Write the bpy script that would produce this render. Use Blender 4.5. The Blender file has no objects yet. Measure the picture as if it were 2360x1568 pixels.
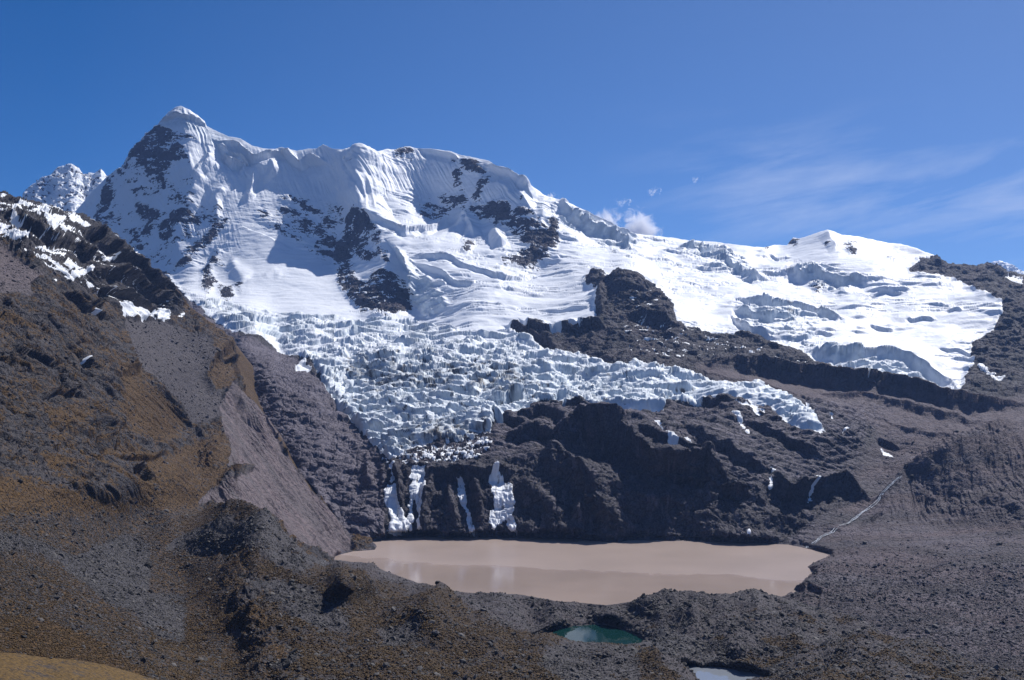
import bpy, math, random
import numpy as np
from mathutils import Vector

# ------------------------------------------------------------------ camera, sky, sun, exposure
sc = bpy.context.scene
PITCH = math.atan(116.0 / 2315.0)
CAM_Z = 200.0
cam_d = bpy.data.cameras.new("camera")
cam_d.sensor_width = 36.0
cam_d.lens = 2315.0 / 2359.0 * 36.0
cam_d.clip_start = 1.0
cam_d.clip_end = 90000.0
cam = bpy.data.objects.new("camera", cam_d)
cam.location = (0, 0, CAM_Z)
cam.rotation_euler = (math.pi / 2 + PITCH, 0, 0)
sc.collection.objects.link(cam)
sc.camera = cam

SUN_EL, SUN_AZ = math.radians(51), math.radians(41)     # azimuth from straight ahead (+Y) towards the right (+X)
LDIR = Vector((math.cos(SUN_EL) * math.sin(SUN_AZ), math.cos(SUN_EL) * math.cos(SUN_AZ), math.sin(SUN_EL)))
w = bpy.data.worlds.new("World")
sc.world = w
w.use_nodes = True
wt = w.node_tree
wt.nodes.clear()
wo = wt.nodes.new("ShaderNodeOutputWorld")
bg = wt.nodes.new("ShaderNodeBackground")
sky = wt.nodes.new("ShaderNodeTexSky")
sky.sky_type = 'NISHITA'
sky.sun_disc = False
sky.sun_elevation = SUN_EL
sky.sun_rotation = SUN_AZ
sky.altitude = 4800
sky.air_density = 1.0
sky.dust_density = 0.35
sky.ozone_density = 4.0
bg.inputs[1].default_value = 0.080
hs = wt.nodes.new("ShaderNodeHueSaturation")
hs.inputs['Saturation'].default_value = 1.32
wt.links.new(sky.outputs[0], hs.inputs['Color'])
hs.inputs['Hue'].default_value = 0.505
# thin high cirrus, laid out by direction on the sky
tc = wt.nodes.new("ShaderNodeTexCoord")
sep = wt.nodes.new("ShaderNodeSeparateXYZ")
wt.links.new(tc.outputs['Generated'], sep.inputs[0])


def wmath(op, a, b=None, c=None, clamp=False):
    n = wt.nodes.new("ShaderNodeMath")
    n.operation = op
    n.use_clamp = clamp
    for i, v in enumerate((a, b, c)):
        if v is None:
            continue
        if isinstance(v, (int, float)):
            n.inputs[i].default_value = v
        else:
            wt.links.new(v, n.inputs[i])
    return n.outputs[0]


ax = wmath('DIVIDE', sep.outputs[0], sep.outputs[1])        # tan of azimuth
el = wmath('DIVIDE', sep.outputs[2], sep.outputs[1])        # tan of elevation
cmb = wt.nodes.new("ShaderNodeCombineXYZ")
sx = wmath('ADD', wmath('MULTIPLY', ax, 1.0), wmath('MULTIPLY', el, 0.6))
sy = wmath('SUBTRACT', wmath('MULTIPLY', el, 6.0), wmath('MULTIPLY', ax, 1.35))
wt.links.new(sx, cmb.inputs[0]); wt.links.new(sy, cmb.inputs[1])
cn = wt.nodes.new("ShaderNodeTexNoise")
cn.inputs['Scale'].default_value = 3.6; cn.inputs['Detail'].default_value = 7; cn.inputs['Roughness'].default_value = 0.6
cn.inputs['Distortion'].default_value = 0.35
wt.links.new(cmb.outputs[0], cn.inputs['Vector'])
wisp = wmath('MULTIPLY', wmath('SUBTRACT', cn.outputs[0], 0.46), 3.4, clamp=True)
# denser to the right and just above the snow dome
mr = wmath('MULTIPLY', wmath('SUBTRACT', ax, 0.08), 5.0, clamp=True)
me = wmath('SUBTRACT', 1.0, wmath('MULTIPLY', wmath('ABSOLUTE', wmath('SUBTRACT', el, 0.185)), 9.0), clamp=True)
cl = wmath('MULTIPLY', wmath('MULTIPLY', wisp, mr), me, clamp=True)
veil = wmath('MULTIPLY', wmath('MULTIPLY', wmath('ADD', ax, 0.45), 1.0, clamp=True), 0.17)
clf = wmath('ADD', wmath('MULTIPLY', cl, 0.6), veil, clamp=True)
mix = wt.nodes.new("ShaderNodeMix"); mix.data_type = 'RGBA'
wt.links.new(clf, mix.inputs['Factor'])
wt.links.new(hs.outputs[0], mix.inputs[6])
mix.inputs[7].default_value = (6.2, 7.0, 9.0, 1)
wt.links.new(mix.outputs[2], bg.inputs[0])
wt.links.new(bg.outputs[0], wo.inputs[0])

sun_d = bpy.data.lights.new("sun", 'SUN')
sun_d.energy = 4.7
sun_d.angle = math.radians(0.5)
sun_d.color = (1.0, 0.965, 0.93)
sun = bpy.data.objects.new("sun", sun_d)
sun.rotation_euler = LDIR.to_track_quat('Z', 'Y').to_euler()
sc.collection.objects.link(sun)
sc.view_settings.view_transform = 'Standard'
sc.view_settings.look = 'None'
sc.view_settings.exposure = 0.24
sc.view_settings.gamma = 1.0
sc.cycles.max_bounces = 5
sc.cycles.diffuse_bounces = 4
sc.cycles.volume_bounces = 3
sc.cycles.use_denoising = True

# ------------------------------------------------------------------ survey helpers
# Sight lines of the survey are given on a 2359 x 1568 plate; every sight also carries its true distance ahead (m).
CT, ST = math.cos(PITCH), math.sin(PITCH)


def world(px, py, D):
    x = (px - 1179.5) / 2315.0
    y = (784.0 - py) / 2315.0
    dy = CT - y * ST
    t = D / dy
    return np.stack([x * t, D + 0 * t, CAM_Z + (ST + y * CT) * t], -1)


def depth_of_plane(px, py, z):
    y = (784.0 - py) / 2315.0
    dz = ST + y * CT
    dz = np.minimum(dz, -0.02)
    return (z - CAM_Z) / dz * (CT - y * ST)


def plate(P):
    """inverse of world()"""
    X, Y, Z = P[..., 0], P[..., 1], P[..., 2] - CAM_Z
    f = CT * Y + ST * Z
    u = -ST * Y + CT * Z
    return 1179.5 + 2315.0 * X / f, 784.0 - 2315.0 * u / f


CROPS = {1: (0, 172.8, .34163), 2: (748.7, 287.95, .34163), 3: (1497.3, 460.7, .36725), 4: (0, 633.5, .34163),
         5: (633.5, 691.1, .34163), 6: (1267, 748.7, .34163), 7: (0, 1094.2, .34163), 8: (748.7, 1180.6, .34163),
         9: (1497.3, 1036.6, .36506), 10: (863.9, 1007.8, .17082), 11: (1151.8, 1353.4, .17082), 12: (1497.3, 1411, .19525)}


def c(n, pts):
    ox, oy, k = CROPS[n]
    return [(ox + x * k, oy + y * k) for x, y in pts]


# ------------------------------------------------------------------ noise tiles
rng = np.random.default_rng(7)
TN = 1024


def make_perlin(cells, seed):
    r = np.random.default_rng(seed)
    g = r.uniform(0, 2 * np.pi, (cells, cells))
    gx, gy = np.cos(g), np.sin(g)
    t = np.arange(TN) / TN * cells
    i = t.astype(int); f = t - i
    fx, fy = f[None, :], f[:, None]
    ix, iy = i[None, :], i[:, None]

    def dot(a, b):
        xx = (ix + a) % cells; yy = (iy + b) % cells
        return gx[yy, xx] * (fx - a) + gy[yy, xx] * (fy - b)
    s = lambda q: q * q * q * (q * (q * 6 - 15) + 10)
    u, v = s(fx), s(fy)
    n = (dot(0, 0) * (1 - u) + dot(1, 0) * u) * (1 - v) + (dot(0, 1) * (1 - u) + dot(1, 1) * u) * v
    return (n * 1.5).astype(np.float32)


def make_worley(cells, seed):
    r = np.random.default_rng(seed)
    jx, jy, h = r.random((cells, cells)), r.random((cells, cells)), r.random((cells, cells))
    t = (np.arange(TN) + .5) / TN * cells
    i = t.astype(int); f = t - i
    X, Y = np.meshgrid(f, f); IX, IY = np.meshgrid(i, i)
    F1 = np.full((TN, TN), 9.0); F2 = F1.copy(); H = np.zeros((TN, TN)); DX = H.copy(); DY = H.copy()
    for a in (-1, 0, 1):
        for b in (-1, 0, 1):
            xx, yy = (IX + a) % cells, (IY + b) % cells
            dx, dy = a + jx[yy, xx] - X, b + jy[yy, xx] - Y
            d = np.sqrt(dx * dx + dy * dy)
            near = d < F1
            F2 = np.where(near, F1, np.minimum(F2, d))
            H = np.where(near, h[yy, xx], H); DX = np.where(near, dx, DX); DY = np.where(near, dy, DY)
            F1 = np.where(near, d, F1)
    # facet: a tilted plane per cell
    ang = (H * 977.0) % 1 * 2 * np.pi
    facet = (H - .5) + (np.cos(ang) * DX + np.sin(ang) * DY) * 0.9
    return [q.astype(np.float32) for q in (F1, F2 - F1, H, facet)]


PC = 32
T_PER = make_perlin(PC, 11)
T_F1, T_EDGE, T_CELL, T_FACET = make_worley(PC, 5)


def look(T, u, v):
    """bilinear, u v in cells"""
    k = TN / PC
    a = np.mod(u * k, TN).astype(np.float32); b = np.mod(v * k, TN).astype(np.float32)
    i = a.astype(np.int32); j = b.astype(np.int32)
    fa, fb = a - i, b - j
    i %= TN; j %= TN
    i1 = (i + 1) % TN; j1 = (j + 1) % TN
    return (T[j, i] * (1 - fa) + T[j, i1] * fa) * (1 - fb) + (T[j1, i] * (1 - fa) + T[j1, i1] * fa) * fb


def fbm(u, v, octs=5, gain=.5, kind='n', seed=0, T=None):
    T = T_PER if T is None else T
    out = 0; a = 1.0; tot = 0
    ang = 0.6 + seed
    for o in range(octs):
        cs, sn = math.cos(ang), math.sin(ang)
        n = look(T, u * cs - v * sn + seed * 7.3 + o * 3.7, u * sn + v * cs + seed * 5.1 + o * 9.2)
        if kind == 'r':
            n = 1 - 2 * np.abs(n)
        elif kind == 'b':
            n = 2 * np.abs(n) - .5
        out = out + a * n; tot += a
        u = u * 2.03; v = v * 2.03; a *= gain; ang += 1.1
    return out / tot


def smooth(x, a, b):
    t = np.clip((x - a) / (b - a), 0, 1)
    return t * t * (3 - 2 * t)


# ------------------------------------------------------------------ survey rasters (signed distance to outlines)
RS = 2.0
RX0, RY0 = -60, 200
RW, RH = int((2480 + 60) / RS), int((1640 - 200) / RS)
_gx, _gy = np.meshgrid(RX0 + np.arange(RW) * RS, RY0 + np.arange(RH) * RS)


def seg_dist(px, py, a, b):
    vx, vy = b[0] - a[0], b[1] - a[1]
    L = vx * vx + vy * vy + 1e-9
    t = np.clip(((px - a[0]) * vx + (py - a[1]) * vy) / L, 0, 1)
    return np.hypot(px - a[0] - t * vx, py - a[1] - t * vy), t


class Field:
    def __init__(self, val=-60.0):
        self.f = np.full((RH, RW), val, np.float32)

    def poly(self, pts, pad=60):
        xs = [p[0] for p in pts]; ys = [p[1] for p in pts]
        i0 = max(0, int((min(xs) - pad - RX0) / RS)); i1 = min(RW, int((max(xs) + pad - RX0) / RS) + 1)
        j0 = max(0, int((min(ys) - pad - RY0) / RS)); j1 = min(RH, int((max(ys) + pad - RY0) / RS) + 1)
        X, Y = _gx[j0:j1, i0:i1], _gy[j0:j1, i0:i1]
        d = np.full(X.shape, 1e9); ins = np.zeros(X.shape, bool)
        n = len(pts)
        for k in range(n):
            a, b = pts[k], pts[(k + 1) % n]
            d = np.minimum(d, seg_dist(X, Y, a, b)[0])
            cond = (a[1] > Y) != (b[1] > Y)
            with np.errstate(divide='ignore', invalid='ignore'):
                xi = (b[0] - a[0]) * (Y - a[1]) / (b[1] - a[1] + 1e-12) + a[0]
            ins ^= cond & (X < xi)
        s = np.where(ins, d, -d)
        self.f[j0:j1, i0:i1] = np.maximum(self.f[j0:j1, i0:i1], np.clip(s, -60, 60))
        return self

    def line(self, pts, wd):
        pad = 60
        xs = [p[0] for p in pts]; ys = [p[1] for p in pts]
        i0 = max(0, int((min(xs) - pad - RX0) / RS)); i1 = min(RW, int((max(xs) + pad - RX0) / RS) + 1)
        j0 = max(0, int((min(ys) - pad - RY0) / RS)); j1 = min(RH, int((max(ys) + pad - RY0) / RS) + 1)
        X, Y = _gx[j0:j1, i0:i1], _gy[j0:j1, i0:i1]
        d = np.full(X.shape, 1e9)
        for a, b in zip(pts[:-1], pts[1:]):
            d = np.minimum(d, seg_dist(X, Y, a, b)[0])
        self.f[j0:j1, i0:i1] = np.maximum(self.f[j0:j1, i0:i1], np.clip(wd - d, -60, 60))
        return self

    def at(self, px, py):
        a = np.clip((px - RX0) / RS, 0, RW - 1.01); b = np.clip((py - RY0) / RS, 0, RH - 1.01)
        i = a.astype(np.int32); j = b.astype(np.int32); fa, fb = a - i, b - j
        f = self.f
        return (f[j, i] * (1 - fa) + f[j, i + 1] * fa) * (1 - fb) + (f[j + 1, i] * (1 - fa) + f[j + 1, i + 1] * fa) * fb


def polys(n, *lists):
    F = Field()
    for l in lists:
        F.poly(c(n, l) if n else l)
    return F


# ------------------------------------------------------------------ thin-plate style interpolation of surveyed distances
def interp(points, px, py, soft=18.0):
    P = np.array(points, float)
    xy = P[:, :2] / 100.0; v = np.log(P[:, 2])
    n = len(P); cc = (soft / 100) ** 2
    K = np.sqrt(((xy[:, None] - xy[None]) ** 2).sum(-1) + cc)
    A = np.zeros((n + 3, n + 3)); A[:n, :n] = K
    A[:n, n] = 1; A[:n, n + 1:] = xy; A[n, :n] = 1; A[n + 1:, :n] = xy.T
    A[np.arange(n), np.arange(n)] += 0.0
    s = np.linalg.solve(A, np.concatenate([v, [0, 0, 0]]))
    # evaluate on a coarse raster, then bilinear
    st = 6.0
    x0, x1, y0, y1 = px.min() - st, px.max() + 2 * st, py.min() - st, py.max() + 2 * st
    gx = np.arange(x0, x1 + st, st); gy = np.arange(y0, y1 + st, st)
    GX, GY = np.meshgrid(gx / 100, gy / 100)
    R = s[n] + s[n + 1] * GX + s[n + 2] * GY
    for k in range(n):
        R += s[k] * np.sqrt((GX - xy[k, 0]) ** 2 + (GY - xy[k, 1]) ** 2 + cc)
    # soften creases lightly
    a = (px - x0) / st; b = (py - y0) / st
    i = np.clip(a.astype(np.int32), 0, len(gx) - 2); j = np.clip(b.astype(np.int32), 0, len(gy) - 2)
    fa, fb = a - i, b - j
    o = (R[j, i] * (1 - fa) + R[j, i + 1] * fa) * (1 - fb) + (R[j + 1, i] * (1 - fa) + R[j + 1, i + 1] * fa) * fb
    return np.exp(o)


def curve(pts, x):
    p = sorted(pts)
    return np.interp(x, [q[0] for q in p], [q[1] for q in p])


# ------------------------------------------------------------------ mesh building
def add_attr(me, name, arr):
    a = me.attributes.new(name, 'FLOAT_COLOR', 'POINT')
    out = np.ones((len(arr), 4), np.float32)
    out[:, :arr.shape[1]] = arr
    a.data.foreach_set('color', out.ravel())


def mesh_from(name, V, F, mat, attrs=None, smooth_shade=True, parent=None):
    me = bpy.data.meshes.new(name)
    k = F.shape[1]
    me.vertices.add(len(V)); me.vertices.foreach_set('co', np.ascontiguousarray(V, np.float32).ravel())
    me.loops.add(len(F) * k); me.loops.foreach_set('vertex_index', np.ascontiguousarray(F, np.int32).ravel())
    me.polygons.add(len(F))
    me.polygons.foreach_set('loop_start', np.arange(len(F), dtype=np.int32) * k)
    me.polygons.foreach_set('loop_total', np.full(len(F), k, np.int32))
    me.polygons.foreach_set('use_smooth', np.full(len(F), smooth_shade))
    me.materials.append(mat)
    for an, ar in (attrs or {}).items():
        add_attr(me, an, ar)
    me.update(calc_edges=True)
    o = bpy.data.objects.new(name, me)
    sc.collection.objects.link(o)
    if parent:
        o.parent = parent
    return o


def tag(o, label, cat=None, group=None, kind=None):
    o['label'] = label
    if cat: o['category'] = cat
    if group: o['group'] = group
    if kind: o['kind'] = kind
    return o


def grid_faces(h, w_):
    i = np.arange(h * w_).reshape(h, w_)
    return np.stack([i[:-1, :-1], i[1:, :-1], i[1:, 1:], i[:-1, 1:]], -1).reshape(-1, 4)


def split_build(P, attrs, region, parts, keep=None):
    """P (h,w,3); region (h,w) int of the grid; parts {id: (name, mat)} -> objects"""
    h, w_ = P.shape[:2]
    F = grid_faces(h, w_)
    fr = region[:-1, :-1].reshape(-1)
    if keep is not None:
        kk = keep[:-1, :-1].reshape(-1); F = F[kk]; fr = fr[kk]
    V = P.reshape(-1, 3)
    out = {}
    for rid, (name, mat) in parts.items():
        f = F[fr == rid]
        if not len(f):
            continue
        used, inv = np.unique(f, return_inverse=True)
        out[rid] = mesh_from(name, V[used], inv.reshape(-1, 4), mat, {a: b.reshape(-1, b.shape[-1])[used] for a, b in attrs.items()})
    return out


def normals(P):
    du = np.gradient(P, axis=1); dv = np.gradient(P, axis=0)
    n = np.cross(dv, du)
    n /= np.linalg.norm(n, axis=-1, keepdims=True) + 1e-9
    n = np.where((n[..., 2:3] < -0.2), -n, n)
    return n


def blur(a, n):
    for ax_ in (0, 1):
        for _ in range(2):
            cs = np.cumsum(np.pad(a, [(n + 1, n) if k == ax_ else (0, 0) for k in range(a.ndim)], mode='edge'), axis=ax_)
            L = a.shape[ax_]
            hi = np.take(cs, np.arange(L) + 2 * n + 1, axis=ax_)
            lo = np.take(cs, np.arange(L), axis=ax_)
            a = (hi - lo) / (2 * n + 1)
    return a


# ------------------------------------------------------------------ materials
class NT:
    def __init__(self, name):
        self.m = bpy.data.materials.new(name); self.m.use_nodes = True
        self.t = self.m.node_tree; self.t.nodes.clear()

    def n(self, ty, **kw):
        x = self.t.nodes.new(ty)
        for k, v in kw.items():
            setattr(x, k, v)
        return x

    def l(self, a, b):
        self.t.links.new(a, b)

    def val(self, sock, v):
        if isinstance(v, (int, float, tuple)):
            sock.default_value = v
        else:
            self.l(v, sock)

    def math(self, op, a, b=None, clamp=False):
        x = self.n('ShaderNodeMath', operation=op, use_clamp=clamp)
        self.val(x.inputs[0], a)
        if b is not None:
            self.val(x.inputs[1], b)
        return x.outputs[0]

    def mixc(self, f, a, b):
        x = self.n('ShaderNodeMix', data_type='RGBA')
        self.val(x.inputs[0], f)
        self.val(x.inputs[6], a if not isinstance(a, tuple) else (*a, 1))
        self.val(x.inputs[7], b if not isinstance(b, tuple) else (*b, 1))
        return x.outputs[2]

    def noise(self, vec, scale, detail=4, rough=.55, dist=0.0):
        x = self.n('ShaderNodeTexNoise')
        self.l(vec, x.inputs['Vector'])
        x.inputs['Scale'].default_value = scale; x.inputs['Detail'].default_value = detail
        x.inputs['Roughness'].default_value = rough; x.inputs['Distortion'].default_value = dist
        return x.outputs[0]

    def range(self, v, a, b, c_=0.0, d=1.0):
        x = self.n('ShaderNodeMapRange'); x.clamp = True
        self.l(v, x.inputs[0])
        for i, q in enumerate((a, b, c_, d)):
            x.inputs[i + 1].default_value = q
        return x.outputs[0]


def terrain_material(name, fine=1.0, rock_a=(0.014, 0.013, 0.018), rock_b=(0.052, 0.046, 0.054), bump=1.0, grass_dark=(0.017, 0.011, 0.006),
                     grass_light=(0.085, 0.050, 0.016), pale_a=(0.024, 0.023, 0.028), pale_b=(0.135, 0.128, 0.132), red_a=(0.050, 0.035, 0.041), red_b=(0.130, 0.098, 0.104)):
    """fine: the size in metres of the smallest grain. Attributes: cover = (snow, grass, reddish scree), extra = (bare ice, dirt, pale scree)."""
    s = NT(name)
    geo = s.n('ShaderNodeNewGeometry').outputs['Position']
    A = s.n('ShaderNodeAttribute', attribute_name='cover'); B = s.n('ShaderNodeAttribute', attribute_name='extra')
    sa = s.n('ShaderNodeSeparateColor'); s.l(A.outputs['Color'], sa.inputs[0])
    sb = s.n('ShaderNodeSeparateColor'); s.l(B.outputs['Color'], sb.inputs[0])
    snow, grass, red = sa.outputs[0], sa.outputs[1], sa.outputs[2]
    ice, dirt, pale = sb.outputs[0], sb.outputs[1], sb.outputs[2]
    nb = s.noise(geo, 1 / (fine * 40), 5, .6)
    nf = s.noise(geo, 1 / (fine * 2.2), 3, .7)
    nm = s.noise(geo, 1 / (fine * 9), 4, .65)
    # rock
    rk = s.mixc(s.range(nb, .35, .68), rock_a, rock_b)
    rk = s.mixc(s.range(nf, .35, .75, 0, .55), rk, (0.090, 0.083, 0.092))
    rk = s.mixc(s.range(nf, .50, .25, 0, .65), rk, (0.007, 0.007, 0.010))
    vo = s.n('ShaderNodeTexVoronoi', feature='DISTANCE_TO_EDGE'); vo.inputs['Scale'].default_value = 1 / (fine * 9)
    wv_ = s.n('ShaderNodeVectorMath', operation='MULTIPLY_ADD'); s.l(s.noise(geo, 1 / (fine * 14), 3, .6), wv_.inputs[0]); wv_.inputs[1].default_value = (fine * 14,) * 3; s.l(geo, wv_.inputs[2])
    s.l(wv_.outputs[0], vo.inputs['Vector'])
    crack = s.range(vo.outputs['Distance'], .0, .10, .75, 0)
    rk = s.mixc(crack, rk, (0.006, 0.006, 0.009))
    rd = s.mixc(s.range(nm, .3, .7), red_a, red_b)
    col = s.mixc(red, rk, rd)
    pl = s.mixc(s.range(nf, .3, .72), pale_a, pale_b)
    col = s.mixc(pale, col, pl)
    gr = s.mixc(s.range(nf, .32, .68), grass_dark, grass_light)
    gfac = s.range(s.math('ADD', s.math('ADD', grass, s.math('MULTIPLY', s.math('SUBTRACT', nm, .5), 1.5)), s.math('MULTIPLY', s.math('SUBTRACT', nf, .5), 1.4)), .38, .62)
    col = s.mixc(gfac, col, gr)
    # ice and snow
    icc = s.mixc(s.range(nm, .3, .7), (0.44, 0.51, 0.57), (0.68, 0.745, 0.79))
    col2 = s.mixc(ice, (0.78, 0.805, 0.84), icc)
    dfac = s.range(s.math('ADD', dirt, s.math('MULTIPLY', s.math('SUBTRACT', nm, .5), .9)), .35, .75)
    col2 = s.mixc(dfac, col2, (0.075, 0.075, 0.078))
    sfac = s.range(s.math('ADD', snow, s.math('MULTIPLY', s.math('SUBTRACT', nf, .5), .45)), .44, .56)
    col = s.mixc(sfac, col, col2)
    bs = s.n('ShaderNodeBsdfPrincipled')
    s.l(col, bs.inputs['Base Color'])
    s.l(s.range(sfac, 0, 1, .8, .55), bs.inputs['Roughness'])
    bs.inputs['Specular IOR Level'].default_value = 0.25
    bmp = s.n('ShaderNodeBump')
    bmp.inputs['Distance'].default_value = fine * 3.0 * bump
    s.l(s.range(sfac, 0, 1, .9, .12), bmp.inputs['Strength'])
    hgt = s.math('SUBTRACT', s.math('ADD', s.math('MULTIPLY', nf, .6), s.math('MULTIPLY', nm, 1.1)), s.math('MULTIPLY', crack, .5))
    s.l(hgt, bmp.inputs['Height'])
    s.l(bmp.outputs[0], bs.inputs['Normal'])
    o = s.n('ShaderNodeOutputMaterial'); s.l(bs.outputs[0], o.inputs[0])
    return s.m


M_far = terrain_material('far_snow_and_rock', 3.5)
M_mtn = terrain_material('mountain_snow_and_rock', 2.2)
M_mid = terrain_material('valley_rock', 1.2, pale_a=(0.062, 0.054, 0.070), pale_b=(0.215, 0.192, 0.222))
M_hill = terrain_material('hillside_grass_and_rock', 0.9, red_a=(0.085, 0.062, 0.068), red_b=(0.215, 0.168, 0.172), rock_a=(0.012, 0.011, 0.012), rock_b=(0.050, 0.042, 0.042), grass_dark=(0.020, 0.012, 0.005), grass_light=(0.118, 0.062, 0.014))
M_near = terrain_material('moraine_grass_and_rubble', 0.45, rock_a=(0.010, 0.009, 0.008), rock_b=(0.040, 0.034, 0.030), grass_dark=(0.014, 0.009, 0.004), grass_light=(0.085, 0.047, 0.012))

# ================================================================== the skylines
SKY_A = c(1, [(500, 935), (620, 790), (720, 690), (780, 650), (860, 620), (930, 500), (1000, 430), (1080, 320), (1140, 250),
              (1180, 222), (1220, 210), (1280, 240), (1340, 280), (1380, 315), (1388, 345), (1460, 380), (1540, 415), (1620, 430), (1700, 480),
              (1780, 500), (1850, 500), (1900, 493), (2000, 515), (2080, 500), (2130, 500), (2180, 470), (2230, 495)]) + \
    c(2, [(60, 165), (120, 170), (230, 148), (270, 170), (350, 183), (420, 165), (470, 172), (520, 155), (570, 150), (640, 165),
          (760, 170), (850, 180), (910, 205), (1010, 225), (1110, 245), (1165, 285), (1240, 300), (1290, 340), (1400, 420),
          (1500, 490), (1600, 515), (1700, 560), (1850, 630), (1980, 690), (2100, 735)]) + \
    c(3, [(0, 225), (200, 250), (400, 265), (600, 285), (715, 298), (780, 282), (860, 285), (900, 240), (940, 245), (1040, 210),
          (1115, 190), (1200, 220), (1290, 230), (1380, 248), (1480, 270), (1560, 275), (1680, 305), (1780, 345), (1830, 385),
          (1870, 405), (1900, 405), (2050, 425), (2110, 397), (2170, 420), (2240, 455), (2346, 475), (2500, 500)])
SKY_A = [(-80, 560), (100, 540)] + SKY_A
SKY_B = [(-80, 700), (20, 480)] + c(1, [(140, 835), (210, 765), (280, 710), (340, 680), (400, 630), (480, 605), (530, 630), (560, 665), (600, 662),
                                        (640, 665), (680, 640), (720, 685), (800, 720), (900, 900), (1000, 1000)])
SKY_H = [(-80, 425)] + c(1, [(0, 790), (130, 840), (220, 850), (300, 890), (400, 920), (540, 945), (620, 985), (700, 1030), (780, 1090),
                             (800, 1130), (880, 1200), (900, 1240), (960, 1320), (1050, 1390), (1140, 1430), (1190, 1460),
                             (1240, 1530)]) + \
    c(4, [(1270, 215), (1340, 270), (1420, 330), (1500, 395), (1570, 450), (1592, 570), (1604, 660), (1660, 790), (1760, 920), (1835, 1020),
          (1890, 1150), (1990, 1310), (2110, 1460), (2200, 1565)]) + [(806, 1231), (862, 1243), (900, 1262)]
LAKE = c(8, [(70, 295), (190, 265), (335, 255), (350, 230), (310, 200), (450, 180), (700, 170), (1200, 175), (1620, 180), (1700, 190),
             (1980, 207), (2050, 188), (2360, 195)]) + \
    c(9, [(870, 600), (990, 625), (1130, 660), (1110, 675), (1060, 700), (990, 740), (1030, 770), (985, 800), (950, 845), (900, 890), (820, 940)]) + \
    [(1700, 1440), (900, 1440), (760, 1330)]
NTOP = c(8, [(60, 320), (300, 345), (400, 400), (700, 500), (950, 545), (1200, 550), (1330, 555), (1550, 600), (1900, 625), (2100, 600),
             (2280, 560), (2360, 570)]) + \
    c(9, [(200, 930), (320, 925), (500, 945), (640, 932), (760, 950), (820, 960), (900, 990), (1000, 1010), (1300, 1110),
          (1500, 1220), (1780, 1290), (2000, 1350), (2360, 1400)]) + [(2480, 1565)]
POND = c(11, [(480, 655), (620, 600), (850, 560), (1000, 530), (1250, 508), (1450, 515), (1600, 560), (1750, 620), (1860, 665), (1940, 715),
              (1900, 750), (1700, 785), (1550, 770), (1200, 765), (1000, 750), (860, 715), (700, 680), (590, 650)])
POND2 = c(12, [(390, 620), (480, 622), (620, 640), (850, 655), (1000, 680), (1200, 720), (1350, 760), (1400, 775), (1200, 810), (1000, 860), (600, 830),
               (520, 730), (440, 670)])
F_LAKE = Field().poly(LAKE); F_POND = Field().poly(POND); F_POND2 = Field().poly(POND2)

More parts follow.
